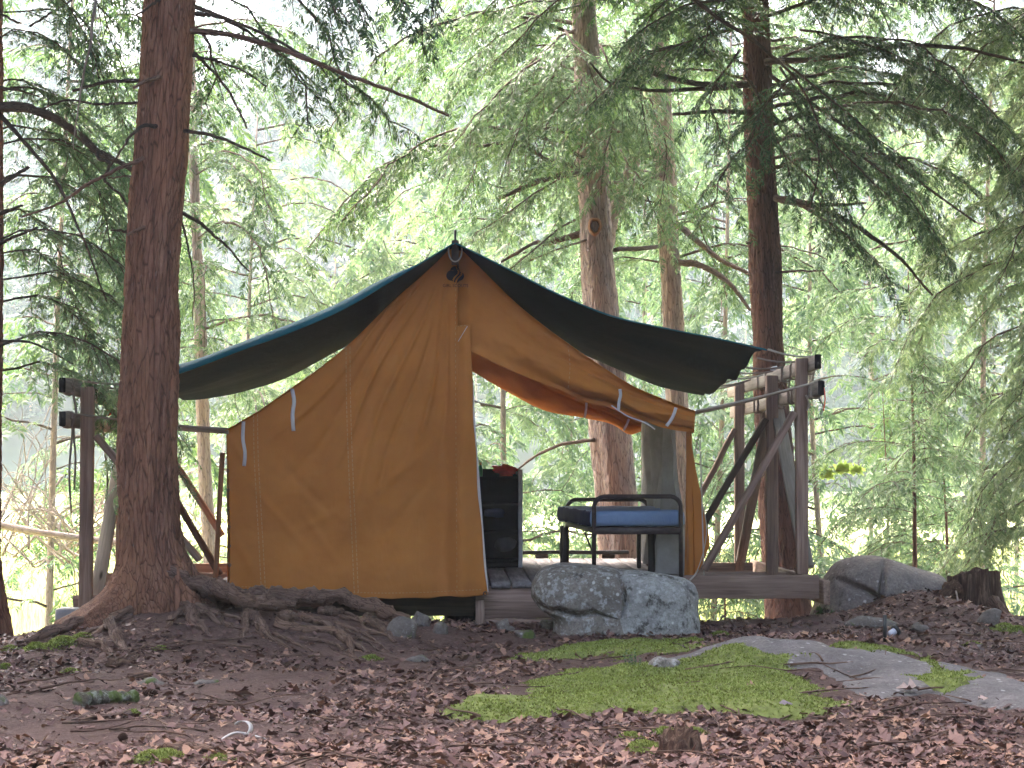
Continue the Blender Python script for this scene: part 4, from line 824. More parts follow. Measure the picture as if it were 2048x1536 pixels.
# roof slopes and walls
yy = np.linspace(TY0-.01, YB+.05, 26)
def slope(cw, name, sgn):
    c = cur(cw, 60); s = np.linspace(0, 1, 60)[None]; q = (yy[:, None]-TY0)/(YB-TY0)
    sag = .035*np.sin(np.clip(q, 0, 1)*math.pi)*np.sin(s*math.pi)+.012*fbm(st(s*5+0*q, q*7+0*s, 0*s*q), 3, 3)*np.sin(np.clip(q, 0, 1)*math.pi)
    V = np.stack([c[None, :, 0]+0*sag, yy[:, None]+0*sag, c[None, :, 1]-sag], -1); o = mk(name, V.reshape(-1, 3), grid_faces(26, 60), M['ochre_canvas'], tent); sd = o.modifiers.new('thickness', 'SOLIDIFY'); sd.thickness = .003; return o
slope(TLw, 'roof_slope', -1); slope(TRw, 'roof_slope', 1)
XL, XR = TLw[-1, 0], TRw[-1, 0]
def wall(name, X, y0, y1, zt, zb, mat, amp, frq, lean=0., n=110, m=24):
    y = np.linspace(y0, y1, n)[None]; v = np.linspace(0, 1, m)[:, None]; g = (y-y0)/(y1-y0)
    D = amp*np.sin(g*frq+2.2*np.sin(g*9)+1.3*np.sin(g*23)+v*.8)*(.35+.65*v)+amp*.6*fbm(st(g*frq*.6+0*v, v*1.5+0*g, 0*g*v), 3, 6)
    V = np.stack([X+D+lean*v, y+0*v, zt+(zb-zt)*v+0*y], -1); return mk(name, V.reshape(-1, 3), grid_faces(m, n), mat, tent)
wall('side_wall', XL+.012, TY0+.01, YB, wz(862, TY0), .2, M['ochre_canvas'], .012, 18)
wall('side_curtain', XR-.05, 14.42, 16.98, 1.33, .285, M['grey_netting'], .085, 30, .0, 320)
wall('curtain_edge', XR-.015, TY0+.01, 14.06, 1.215, .235, M['ochre_canvas'], .022, 7, .0, 40)
# tent back wall on the left of the rear opening
n, m = 60, 30; c = cur(TLw, n); c = np.concatenate([c[::-1], [[.01, c[0, 1]]]]); v = np.linspace(0, 1, m)[:, None]
Xg = c[None, :, 0]+0*v; Zg = c[None, :, 1]+(.25-c[None, :, 1])*v
mk('rear_panel', np.stack([Xg, YB-.005+.02*fbm(st(Xg*3, Zg*2, 0*Xg), 3, 2), Zg], -1).reshape(-1, 3), grid_faces(m, n+1)[:, ::-1], M['ochre_canvas'], tent)
# lower right corner of the curtain pegged back, and poles
V = at(np.array([1384, 1420, 1404, 1385, 1410, 1396]), np.array([1030, 1095, 1130, 1150, 1112, 1060]), TY0-.03)
fp = [(1376, 900, 13.72), (1398, 1010, 13.72), (1418, 1090, 13.7), (1392, 1148, 13.6)]
V = np.concatenate([at([1378, 1392, 1404, 1412, 1419, 1418, 1408, 1396], [860, 940, 1000, 1040, 1075, 1094, 1120, 1146], TY0-.01), at([1374, 1374, 1374, 1375, 1378, 1381, 1384, 1388], [860, 940, 1000, 1040, 1080, 1105, 1130, 1150], TY0+.04)])
o = mk('pegged_corner', V, grid_faces(2, 8), M['ochre_canvas'], tent)
tube_obj('peg_cord', [P(1396, 1140, TY0-.02), P(1388, 1152, TY0-.08), P(1380, 1160, TY0-.1)], .006, M['pale_rope'], tent, 10, 5)
board_obj('ridge_pole', (0, TY0-.16, 2.372-.055), (0, YB+.2, 2.372-.055), .045, .14, M['dark_timber'], tent)
board_obj('ridge_pole_end', (0, TY0-.175, 2.315), (0, TY0-.165, 2.315), .043, .135, M['rust_metal'], tent)
tube_obj('ridge_pin', [(0, TY0-.1, 2.33), (0, TY0-.1, 2.455)], .008, M['black_metal'], tent, None, 8)
a = np.linspace(-.15, math.pi+.15, 24); tube_obj('ridge_loop', np.stack([.041*np.cos(a)*(1+.1*np.sin(a)), np.full(24, TY0-.18), 2.315-.0-.078*np.sin(a)+.015], 1), .0045, M['pale_rope'], tent, None, 6)
board_obj('upright_pole', (0, TY0+.1, .26), (0, TY0+.1, 2.26), .06, .06, M['dark_timber'], tent, (0, 1, 0)); board_obj('upright_pole', (-.05, YB-.1, .26), (-.05, YB-.1, 2.26), .06, .06, M['dark_timber'], tent, (0, 1, 0))
board_obj('corner_strut', P(445, 905, TY0+.1), P(431, 1160, TY0+.1), .03, .03, M['strut_timber'], tent, (0, 1, 0))
tube_obj('corner_cord', [P(1400, 880, TY0-.02), P(1403, 980, TY0-.03), P(1406, 1080, TY0-.04), P(1409, 1190, TY0-.04)], .0045, M['pale_rope'], tent, 40, 5)
tube_obj('corner_cord', [P(1404, 1000, TY0-.02), P(1413, 1060, TY0-.02), P(1402, 1120, TY0-.05), P(1390, 1152, TY0-.06)], .003, M['pale_rope'], tent, 30, 5)
# emblem printed on the gable: three overlapping leaves with three profiles cut out, lettering beneath
def emblem(polys, name, off):
    for p in polys:
        p = np.asarray(p, float); V = at(910+p[:, 0], 552+p[:, 1], TY0-.05-fold(910+p[:, 0], 552+p[:, 1])*0-off)
        me = bpy.data.meshes.new(name); me.from_pydata([tuple(q) for q in V-rootloc(tent)], [], [tuple(range(len(p)))[::-1]]); me.materials.append(M['ink']); o = bpy.data.objects.new(name, me); S.collection.objects.link(o); o.parent = tent
    return
def flapoff(px, py):   # where the hanging canvas stands at this pixel
    return pp3(px, py, .006)
def lobe(cx, cy, r, a0, a1, n=18, sx=1.): 
    a = np.radians(np.linspace(a0, a1, n)); return [(cx+sx*r*math.cos(t), cy+r*math.sin(t)) for t in a]
def face(x0, y0, s=1., w=5.):   # a stylised profile stripe
    prof = [(0, -15), (2, -11), (3.2, -7), (5, -4.5), (3.6, -3), (4.0, -1), (2.6, .5), (0, 3), (-3.5, 6.5), (-6, 11), (-7, 15)]
    return [(x0+s*x, y0+s*y) for x, y in prof]
L1 = lobe(-7, 1, 10.5, 60, 300)+lobe(0, -8, 9.5, 190, 330); e1 = face(1, -2); part1 = L1+[(x, y) for x, y in e1]
e2 = face(4.2, -1.5); e3 = face(7.6, 0); part2 = [(x+.3, y) for x, y in e2]+[(x-.6, y) for x, y in e3[::-1]]
e4 = face(10.5, .5); part3 = lobe(8.5, 2, 9.5, -55, 85)+[(3.5, 16.5), (1, 20)]+[(x, y) for x, y in e4[::-1]][:8]
def print_poly(p, name, f=flapoff):
    p = np.asarray(p, float); V = f(910+p[:, 0], 550+p[:, 1])-rootloc(tent)
    import mathutils.geometry as mg
    tri = mg.tessellate_polygon([[Vector((x, y, 0)) for x, y in p]])
    return np.asarray(V), np.asarray(tri)
for nm, pl in (('emblem_leaf', part1), ('emblem_leaf', part2), ('emblem_leaf', part3)):
    V, t = print_poly(pl, nm); me = bpy.data.meshes.new(nm); me.from_pydata([tuple(q) for q in V], [], [tuple(int(k) for k in q) for q in t]); me.materials.append(M['ink']); o = bpy.data.objects.new(nm, me); S.collection.objects.link(o); o.parent = fr
fc = bpy.data.curves.new('lettering', 'FONT'); fc.body = 'GIRL SCOUTS'; fc.align_x = 'CENTER'; fc.size = .026; fc.extrude = .0; fc.space_character = 1.0
lo = bpy.data.objects.new('lettering', fc); S.collection.objects.link(lo); c = pp3(911, 574, .012).reshape(3)
dg = bpy.context.evaluated_depsgraph_get(); lm = bpy.data.meshes.new_from_object(lo.evaluated_get(dg)); bpy.data.objects.remove(lo)
co = np.array([v_.co for v_ in lm.vertices]); w3 = np.stack([c[0]+co[:, 0], np.full(len(co), c[1]), c[2]+co[:, 1]], 1)-rootloc(tent)
for v_, q in zip(lm.vertices, w3): v_.co = q
lm.materials.clear(); lm.materials.append(M['ink']); lo = bpy.data.objects.new('lettering', lm); S.collection.objects.link(lo); lo.parent = fr

# ------------------------------------------------------------------ rain fly over the tent
fly = empty('rain_fly', (0, 15.3, 2.36), 'dark teal rain fly stretched over the ochre tent roof', 'tarp')
FY0, FY1 = 13.42, 17.2
FL = [(908, 485), (789, 557), (682, 620), (581, 664), (478, 702), (352, 749), (276, 768)]; FR = [(911, 485), (1022, 540), (1124, 591), (1227, 632), (1329, 655), (1450, 679), (1536, 699)]
RL = [(910, 572), (800, 637), (720, 682), (666, 707), (632, 727), (581, 754), (478, 785), (417, 797), (384, 800)]; RR_ = [(910, 572), (1000, 622), (1100, 674), (1160, 705), (1227, 735), (1295, 763), (1380, 786), (1409, 793)]
def flyside(fr, re, s, lip):
    n, m = 90, 48
    a = cur([(wx(x, FY0), wz(y, FY0)) for x, y in fr], n); b = cur([(wx(x, FY1), wz(y, FY1)) for x, y in re], n); v = np.linspace(0, 1, m)[:, None]; u = np.linspace(0, 1, n)[None]
    X = a[None, :, 0]+(b[None, :, 0]-a[None, :, 0])*v; Z = a[None, :, 1]+(b[None, :, 1]-a[None, :, 1])*v; Y = FY0+(FY1-FY0)*v+0*u
    env = sstep(.03, .3, u)
    Z = Z+lip*env*(1-np.exp(-(v*3.78/.16)))*(1-v)**2+.03*np.sin(v*math.pi)*env*0-.03*np.sin(v*math.pi)*env
    Z = Z+sstep(.35, 1, u)*(.016*np.sin(v*15+u*7+1.5*np.sin(u*5))+.010*np.sin(v*31-u*9)+.012*fbm(st(u*4+0*v, v*14+0*u, 0*u*v), 3, 5))*sstep(0, .1, v)
    Z = Z+.006*sstep(.9, 1, u)*np.sin(v*40)
    o = mk('fly_sheet', np.stack([X, Y, Z], -1).reshape(-1, 3), grid_faces(m, n), M['shaded_fly' if s < 0 else 'teal_fly'], fly); o.data.materials.append(M['teal_fly' if s < 0 else 'shaded_fly']); sd = o.modifiers.new('thickness', 'SOLIDIFY'); sd.thickness = .003; sd.offset = -1; sd.material_offset = 1; sd.material_offset_rim = 0
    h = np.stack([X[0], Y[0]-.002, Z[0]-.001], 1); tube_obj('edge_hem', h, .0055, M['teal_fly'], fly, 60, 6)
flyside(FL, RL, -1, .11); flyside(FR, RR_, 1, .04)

# ------------------------------------------------------------------ guy ropes
def rope(label, p, q, r, mat, sag=.01, group=None):
    p, q = np.asarray(p), np.asarray(q); r = r*1.25; pts = [p, (p*2+q)/3-np.array([0, 0, sag]), (p+q*2)/3-np.array([0, 0, sag]), q]
    o = tube_obj('guy_rope', pts, r, M[mat], None, 20, 5); tag(o, label, 'rope', group); return o
XO = RX+.06
for i, (px, py, y, yr_, m_, lb) in enumerate([(1536, 699, FY0+.02, 13.6, 'pale_rope', 'pale guy rope from the front right corner of the fly to the rack tip'), (1514, 716, 14.0, 14.1, 'rope_fibre', 'second guy rope from the right edge of the fly, just below the corner rope'), (1484, 734, 14.8, 14.7, 'rope_fibre', 'third guy rope down the right edge of the fly, with a small white knot'),
    (1468, 745, 15.2, 15.2, 'rope_fibre', 'fourth guy rope down the right edge of the fly, passing the middle rack post'), (1452, 757, 15.7, 15.7, 'pale_rope', 'pale fifth guy rope low on the right edge of the fly'), (1430, 772, 16.4, 16.3, 'rope_fibre', 'sixth guy rope near the rear corner of the fly at the right'), (1424, 778, 16.7, 16.5, 'rope_fibre', 'lowest guy rope at the rear right corner of the fly')]):
    Yp = y; rope(lb, P(px, py, Yp), (XO, yr_, 1.672-.01*(yr_-13.5)), .0055, m_, .012, 'guy ropes of the fly at the right')
knot = tube_obj('rope_knot', [P(1540, 738, 14.75), P(1548, 737, 14.74), P(1554, 733, 14.74)], [.008, .014, .006], M['white_plastic'], None, 10, 8); tag(knot, 'small white knot on a guy rope in front of the right trunk', 'knot')
for i, (y, z, dx, lb) in enumerate([(13.45, 1.505, 0, 'pale guy rope from the right eave corner to the near tip of the lower rail'), (14.3, 1.495, 4, 'middle guy rope from the right eave corner of the tent to the lower rail'), (14.9, 1.49, 8, 'lowest guy rope from the right eave corner of the tent to the lower rail')]):
    rope(lb, P(1392, 822+dx*.6, TY0), (XO-.02, y, z), .0055, ('pale_rope', 'rope_fibre', 'rope_fibre')[i], .006, 'guy ropes of the tent eave at the right')
XO = LX-.06
for i, (px, py, y, yr_, zr_, lb) in enumerate([(276, 768, FY0, 13.44, 1.525, 'upper guy rope from the fly to the left rack, crossing behind the thick trunk'), (300, 778, 14.6, 14.0, 1.51, 'second guy rope from the fly to the left rack post'), (340, 790, 15.6, 14.8, 1.5, 'third guy rope from the fly to the left rack, beside the trunk'), (352, 792, 16.2, 15.3, 1.5, 'lowest guy rope from the fly to the left rack')]):
    rope(lb, P(px, py, y), (XO, yr_, zr_), .006, 'rope_fibre', .012, 'guy ropes of the fly at the left')
for i, (y, z, lb) in enumerate([(13.42, 1.315, 'upper guy rope from the left eave corner of the tent, running behind the thick trunk'), (14.6, 1.31, 'middle guy rope from the left eave corner of the tent'), (15.0, 1.30, 'lower guy rope from the left eave corner of the tent')]):
    rope(lb, P(456, 858+i*4, TY0), (XO, y, z), .006, 'rope_fibre', .01, 'guy ropes of the tent eave at the left')

# ------------------------------------------------------------------ cot, mattress, bookcase and what stands on it
cot = empty('metal_cot', (1.15, 15, DZ), 'dark metal cot frame under the blue mattress inside the tent', 'cot')
def arch(x0, x1, Y, zt, zb, r):
    rc = .07; pts = [(x0, Y, zb), (x0, Y, zt-rc*1.6), (x0, Y, zt-rc)]+[(x0+rc-rc*math.cos(t), Y, zt-rc+rc*math.sin(t)) for t in np.linspace(.2, 1.5, 5)]
    pts += [(x1-rc+rc*math.sin(t), Y, zt-rc+rc*math.cos(t)) for t in np.linspace(.07, 1.4, 5)]+[(x1, Y, zt-rc), (x1, Y, zt-rc*1.6), (x1, Y, zb)]
    V, Fs, G = tube(np.array(pts, float), r, 10, 0); return mk('end_frame', V, Fs, M['rust_metal'], cot)
Ya, Yb = 14.35, 15.95
xa0, xa1, xb0, xb1 = wx(1188, Ya), wx(1362, Ya), wx(1134, Yb), wx(1297, Yb)
arch(xa0, xa1, Ya, wz(993, Ya), DZ+.0, .0145); arch(xb0, xb1, Yb, wz(999, Yb), DZ, .0145)
for (x0, x1) in ((xa0, xb0), (xa1, xb1)): board_obj('side_rail', (x0, Ya, .575), (x1, Yb, .575), .03, .035, M['rust_metal'], cot)
for (x0, x1, y, z) in ((xa0, xa1, Ya, .57), (xb0, xb1, Yb, .57)): board_obj('cross_rail', (x0, y, z), (x1, y, z), .025, .045, M['rust_metal'], cot)
for k in range(9): t = (k+.5)/9; board_obj('slat', (xa0+(xb0-xa0)*t, Ya+(Yb-Ya)*t, .582), (xa1+(xb1-xa1)*t, Ya+(Yb-Ya)*t, .582), .03, .008, M['black_metal'], cot, bow=.03)
for (px, Y) in ((1302, 14.75), (1278, 15.6), (1130, 15.6), (1124, 15.9)):
    board_obj('leg', (wx(px, Y), Y, DZ), (wx(px, Y), Y, .56), .03 if px != 1302 else .045, .03, M['black_metal'], cot, (0, 1, 0))
board_obj('leg_brace', P(1170, 1064, 15.0), P(1188, 1112, 14.9), .012, .01, M['black_metal'], cot, (0, 1, 0)); board_obj('leg_brace', P(1312, 1064, 14.8), P(1306, 1100, 14.8), .012, .01, M['black_metal'], cot, (0, 1, 0))
def cushion(name, corners, z0, z1, mats, parent=None):
    """soft box over a skewed rectangle"""
    n, m, q = 40, 60, 10; c = np.asarray(corners, float)
    def S_(u, v): return (c[0][None, None]*((1-u)*(1-v))[..., None]+c[1][None, None]*(u*(1-v))[..., None]+c[2][None, None]*(u*v)[..., None]+c[3][None, None]*((1-u)*v)[..., None])
    # superellipse ring cross-section wrapped round the rectangle outline
    t = np.linspace(0, 4, 200, endpoint=False); u = np.clip(np.where(t < 1, t, np.where(t < 2, 1, np.where(t < 3, 3-t, 0))), 0, 1); v = np.clip(np.where(t < 1, 0, np.where(t < 2, t-1, np.where(t < 3, 1, 4-t))), 0, 1)
    O = S_(u[None], v[None])[0]; cen = c.mean(0); rows = []
    h = (z1-z0)/2; zm = (z0+z1)/2; prof = [(.0, -1), (.5, -1), (.93, -1), (.975, -.93), (.992, -.75), (1, -.3), (1, .3), (.992, .75), (.975, .93), (.93, 1.02), (.6, 1.0), (.25, .98), (0, .97)]
    for s, zz in prof:
        p = cen+(O-cen)*s; wr = .006*fbm(st(p[:, 0]*9+p[:, 1]*6, p[:, 1]*9, np.full(200, zz*1.5)), 3, 3)*(s > .3); rows.append(np.concatenate([p*1.0, (zm+h*zz+wr)[:, None]], 1)+np.stack([wr, wr, 0*wr], 1))
    V = np.concatenate(rows); return mk(name, V, [grid_faces(len(prof), 200, True)], mats, parent)
xm = wx(1179, Ya-.02)
mt = cushion('mattress', [(wx(1181, Ya)+.0, Ya+.025), (wx(1370, Ya), Ya+.025), (wx(1305, Yb), Yb+.02), (wx(1114, Yb), Yb+.02)], .597, .702, M['blue_vinyl'])
tag(mt, 'thin blue mattress lying on the metal cot', 'mattress'); mt.data.materials.append(M['navy_shade_vinyl'])
nrm = np.zeros(len(mt.data.polygons)*3); mt.data.polygons.foreach_get('normal', nrm); nrm = nrm.reshape(-1, 3); mt.data.polygons.foreach_set('material_index', (nrm[:, 0] < -.6).astype(np.int32))  # navy on left-facing faces paints in the shade of that side
bc = empty('bookcase', (.25, 15.9, DZ), 'black bookcase with a pale right edge standing at the door of the tent', 'bookcase')
KY = 15.72; k0, k1 = wx(940, KY)-.12, wx(1040, KY); kz = wz(953, KY)
board_obj('side_panel', (k1, KY+.16, DZ+.0), (k1, KY+.16, kz+.05), .018, .32, M['black_paint'], bc, (0, 1, 0)); board_obj('side_panel', (k0, KY+.16, DZ), (k0, KY+.16, kz+.05), .018, .32, M['black_paint'], bc, (0, 1, 0))
board_obj('side_edge', (k1+.003, KY-.003, DZ), (k1+.003, KY-.003, kz+.05), .03, .006, M['panel_edge'], bc, (0, 1, 0))
board_obj('top', (k0+.01, KY+.16, kz-.01), (k1-.01, KY+.16, kz-.01), .318, .018, M['black_paint'], bc); board_obj('back_panel', (k0, KY+.325, (DZ+kz)/2+.03), (k1, KY+.325, (DZ+kz)/2+.03), .008, kz-DZ+.05, M['black_paint'], bc)
for z in (DZ+.05, DZ+.25, DZ+.45): board_obj('shelf', (k0+.01, KY+.17, z), (k1-.01, KY+.17, z), .29, .018, M['black_paint'], bc)
board_obj('plinth', (k0+.01, KY+.02, DZ+.02), (k1-.01, KY+.02, DZ+.02), .015, .04, M['black_paint'], bc)
def lump(name, c, s, mat, label, cat, seed=0, sub=3, rough=.2, group=None, flat=.0):
    import bmesh
    bm = bmesh.new(); bmesh.ops.create_icosphere(bm, subdivisions=sub, radius=1); V = np.array([v_.co for v_ in bm.verts]); Fc = np.array([[v_.index for v_ in f.verts] for f in bm.faces]); bm.free()
    V = np.sign(V)*np.abs(V)**.8; V = V*(1+rough*fbm(V*1.6+seed*3.7, 4, seed))[:, None]
    if flat: V[:, 2] = np.maximum(V[:, 2], -flat)
    V = V*np.asarray(s)+np.asarray(c); o = mk(name, V, [Fc], mat, None, True); tag(o, label, cat, group); return o
rb = lump('plastic_bag', P(1010, 941, KY+.06), (.07, .05, .042), M['red_plastic'], 'crumpled shiny red bag lying on top of the black bookcase', 'bag', 3, 4, .55, None, .95)
sl = rb
lump('cloth_bundle', P(1010, 1088, KY+.15), (.07, .07, .055), M['dim_cloth'], 'dim pale bundle on the bottom shelf of the bookcase', 'bundle', 5, 3, .25)
lump('cloth_bundle', P(988, 1026, KY+.15), (.07, .06, .03), M['navy_shade_vinyl'], 'dim blue bundle on the middle shelf of the bookcase', 'bundle', 6, 3, .3)
bt = empty('bottle', P(961, 953, KY+.04), 'green bottle with an orange cap beside the tent flap', 'bottle'); b0 = np.array(bt.location)
V, Fs, G = tube(b0+np.array([[0, 0, 0], [0, 0, .005], [0, 0, .06], [0, 0, .075], [0, 0, .082]]), [.014, .016, .016, .009, .008], 12); mk('body', V, Fs, M['green_plastic'], bt)
V, Fs, G = tube(b0+np.array([[0, 0, .082], [0, 0, .102]]), [.0095, .0085], 12); mk('cap', V, Fs, M['orange_plastic'], bt)
o = board_obj('paper_box', P(953.5, 948, KY+.02), P(953.5, 918, KY+.02), .018, .02, M['white_plastic'], None, (0, 1, 0)); tag(o, 'slim white box standing against the tent flap edge', 'box')
# ------------------------------------------------------------------ boulders and stones
def pillow(name, outline, Y, dep, mat, label, cat, seed=0, nz=.05, e=.55, front=1., n=120, m=44, fn=None, group=None, sub=0.):
    """rock whose silhouette is outline (px) at distance Y, with a rounded body of depth dep either side"""
    p = cur(list(outline)+[outline[0]], n+1)[:-1]; W3 = np.stack([wx(p[:, 0], Y), wz(p[:, 1], Y)], 1); c = W3.mean(0)
    ph = np.linspace(-math.pi/2, math.pi/2, m)[:, None]; s = np.abs(np.cos(ph))**e; d = np.sign(np.sin(ph))*np.abs(np.sin(ph))**.8
    X = c[0]+(W3[None, :, 0]-c[0])*s; Z = c[1]+(W3[None, :, 1]-c[1])*s; Yv = Y+dep*d+0*X
    V = np.stack([X, Yv, Z], -1); k = 1.6/max(.12, (W3[:, 0].max()-W3[:, 0].min()))
    q = V*np.array([k, k, k])*2.2; f = fbm(q, 5, seed); f2 = np.abs(fbm(q*.9+9, 3, seed+4)); nrm = V-np.array([c[0], Y, c[1]]); nrm /= np.linalg.norm(nrm, axis=-1)[..., None]+1e-6
    amp = nz*(W3[:, 0].max()-W3[:, 0].min())*.35; V = V+nrm*((f*.55-(f2<.12)*.25*(1-f2/.12))*amp)[..., None]
    if fn is not None: V = fn(V)
    return tag(mk(name, V.reshape(-1, 3), [grid_faces(m, n, True)], mat, None, True), label, cat, group)
def crack(V, pts, Y, w, d):
    """press a crack along a pixel polyline into the camera side of a rock"""
    px = VX+V[..., 0]*F/V[..., 1]; py = HY-(V[..., 2]-CZ)*F/V[..., 1]; dm = np.full(px.shape, 1e9)
    for (x0, y0), (x1, y1) in zip(pts[:-1], pts[1:]):
        t = np.clip(((px-x0)*(x1-x0)+(py-y0)*(y1-y0))/((x1-x0)**2+(y1-y0)**2), 0, 1); dm = np.minimum(dm, np.hypot(px-x0-t*(x1-x0), py-y0-t*(y1-y0)))
    k = d*np.exp(-(dm/w)**2)*(V[..., 1] < Y+.05); V = V.copy(); V[..., 1] += k; return V
BGY = 13.05
bo = pillow('boulder', [(1062, 1165), (1075, 1143), (1110, 1128), (1150, 1126), (1200, 1130), (1245, 1138), (1290, 1142), (1340, 1149), (1372, 1158), (1390, 1172), (1396, 1190), (1393, 1215), (1398, 1250), (1400, 1300), (1100, 1300), (1108, 1240), (1075, 1212), (1061, 1190)], BGY, .28, M['lichen_granite'], 'large split granite boulder spotted with lichen in front of the tent platform', 'boulder', 3, .045, .36, n=240, m=100,
    fn=lambda V: crack(crack(crack(crack(crack(V, [(1064, 1195), (1085, 1213), (1105, 1222), (1122, 1218)], BGY, 4, .05), [(1120, 1222), (1160, 1232), (1215, 1222), (1232, 1248)], BGY, 6, .06), [(1240, 1136), (1241, 1160), (1252, 1195), (1254, 1250)], BGY, 4, .07), [(1290, 1150), (1330, 1154), (1365, 1166), (1388, 1192)], BGY, 3, .035), [(1300, 1142), (1296, 1190), (1310, 1250)], BGY, 14, -.02))
bo.data.materials.append(M['pale_granite']); cof = np.zeros(len(bo.data.polygons)*3); bo.data.polygons.foreach_get('center', cof); cof = cof.reshape(-1, 3); bo.data.polygons.foreach_set('material_index', (VX+cof[:, 0]*F/cof[:, 1]+6*np.sin(cof[:, 2]*60) > 1247).astype(np.int32))
RBY = 14.6
pillow('boulder', [(1622, 1240), (1640, 1195), (1660, 1150), (1680, 1126), (1720, 1114), (1770, 1116), (1810, 1128), (1850, 1140), (1885, 1152), (1900, 1180), (1905, 1300), (1760, 1310), (1620, 1300)], RBY, .45, M['grey_granite'], 'big rounded grey boulder with dark cracks beside the rotten stump', 'boulder', 5, .05, .5, n=190, m=80,
    fn=lambda V: crack(crack(crack(V, [(1680, 1160), (1700, 1168), (1740, 1185), (1770, 1205), (1790, 1205)], RBY, 6., .1), [(1773, 1124), (1770, 1155), (1764, 1195)], RBY, 5., .08), [(1625, 1222), (1680, 1228)], RBY, 3, .02))
for i, (cx, by, w, h, lb) in enumerate([(1050, 1232, 60, 50, 'pointed stone leaning on the left end of the split boulder'), (1108, 1258, 66, 24, 'low grey stone at the foot of the split boulder'), (1188, 1255, 78, 22, 'flat pale stone under the split boulder'),
    (842, 1252, 42, 32, 'angular stone by the end of the thick root'), (882, 1268, 36, 26, 'small tan stone left of the dark post'), (1008, 1262, 36, 24, 'small pale stone under the platform edge'), (1052, 1276, 48, 20, 'small flat stone in front of the pointed stone'), (800, 1272, 70, 40, 'half buried stone beside the roots'),
    (1740, 1254, 90, 22, 'flat stone in front of the right boulder'), (1982, 1252, 46, 40, 'grey stone leaning on the rotten stump'), (836, 1322, 44, 14, 'small pale mossy stone on the leaf litter'), (1325, 1338, 70, 24, 'pale stone rising from the moss'),
    (305, 1368, 62, 14, 'flat buried stone below the roots'), (412, 1368, 60, 12, 'second flat buried stone below the roots'), (8, 1410, 44, 26, 'mossy stone at the left edge of the photo'), (1842, 1262, 30, 16, 'little stone on the leaf mound'), (1215, 1268, 60, 12, 'thin stone lying before the split boulder')]):
    q = gp(cx, by); Yq = q[1]+w*.22*q[1]/F; a0 = np.linspace(0, 2*math.pi, 11)[:-1]; r_ = np.random.default_rng(300+i); rv = 1+.22*r_.normal(0, 1, 10).clip(-1, 1)
    ol = [(cx+w/2*math.cos(t)*k, by-h*.25-h*.72*math.sin(t)*k) for t, k in zip(a0, rv)]
    pillow('stone', ol[::-1], Yq, w*.42*Yq/F, M['small_stone'] if i not in (2, 11) else M['lichen_granite'], lb, 'stone', 20+i, .16, .6, n=54, m=26, group='loose stones')
# rock slab and moss, as sheets over the ground
def poly_plan(px): return np.array([gp(x, y)[:2] for x, y in px])
def inside(px, X, Y):
    """signed distance (positive inside) to a plan polygon"""
    x, y = X.ravel(), Y.ravel(); d = np.full(x.shape, 1e9); ins = np.zeros(x.shape, bool)
    for (x0, y0), (x1, y1) in zip(px, np.roll(px, -1, 0)):
        L = (x1-x0)**2+(y1-y0)**2+1e-12; t = np.clip(((x-x0)*(x1-x0)+(y-y0)*(y1-y0))/L, 0, 1); d = np.minimum(d, np.hypot(x-x0-t*(x1-x0), y-y0-t*(y1-y0)))
        c = ((y0 > y) != (y1 > y)) & (x < (x1-x0)*(y-y0)/(y1-y0+1e-12)+x0); ins ^= c
    return np.where(ins, d, -d).reshape(X.shape)
SLAB = poly_plan([(1330, 1318), (1440, 1288), (1520, 1278), (1600, 1280), (1680, 1292), (1760, 1298), (1850, 1318), (1960, 1345), (2060, 1372), (2120, 1405), (2100, 1432), (2010, 1424), (1930, 1412), (1860, 1392), (1750, 1402), (1700, 1385), (1610, 1345), (1480, 1340), (1380, 1330)])
def sheet(name, poly, mat, hgt, edge, nsc, namp, seed, step=.025, bumpf=None):
    lo, hi = poly.min(0)-.25, poly.max(0)+.25; X, Y = np.meshgrid(np.arange(lo[0], hi[0], step), np.arange(lo[1], hi[1], step)); s = inside(poly, X, Y); q = np.stack([X, Y, 0*X], -1)
    s = s+namp*fbm(q*nsc, 4, seed); Z = gz(X, Y)+hgt*np.tanh(s/edge)+(bumpf(q, s) if bumpf is not None else 0)
    return X, Y, Z, s
X, Y, Z, sS = sheet('rock_slab', SLAB, None, .045, .14, 1.6, .05, 3, .022, lambda q, s: .018*fbm(q*1.6, 4, 6)+.003*fbm(q*16, 3, 7))
FQ = grid_faces(*X.shape); keep = (sS.ravel()[FQ] > -.2).all(1); tag(mk('rock_slab', np.stack([X, Y, Z], -1).reshape(-1, 3), FQ[keep], M['slab_granite']), 'smooth grey rock slab in the ground at lower right, partly covered by moss', 'rock')
def slab_z(x, y):
    x, y = np.asarray(x, float), np.asarray(y, float); q = np.stack([x, y, 0*x], -1); s = inside(SLAB, x, y)+.05*fbm(q*1.6, 4, 3)
    return np.maximum(gz(x, y), gz(x, y)+.045*np.tanh(s/.14)+.018*fbm(q*1.6, 4, 6))
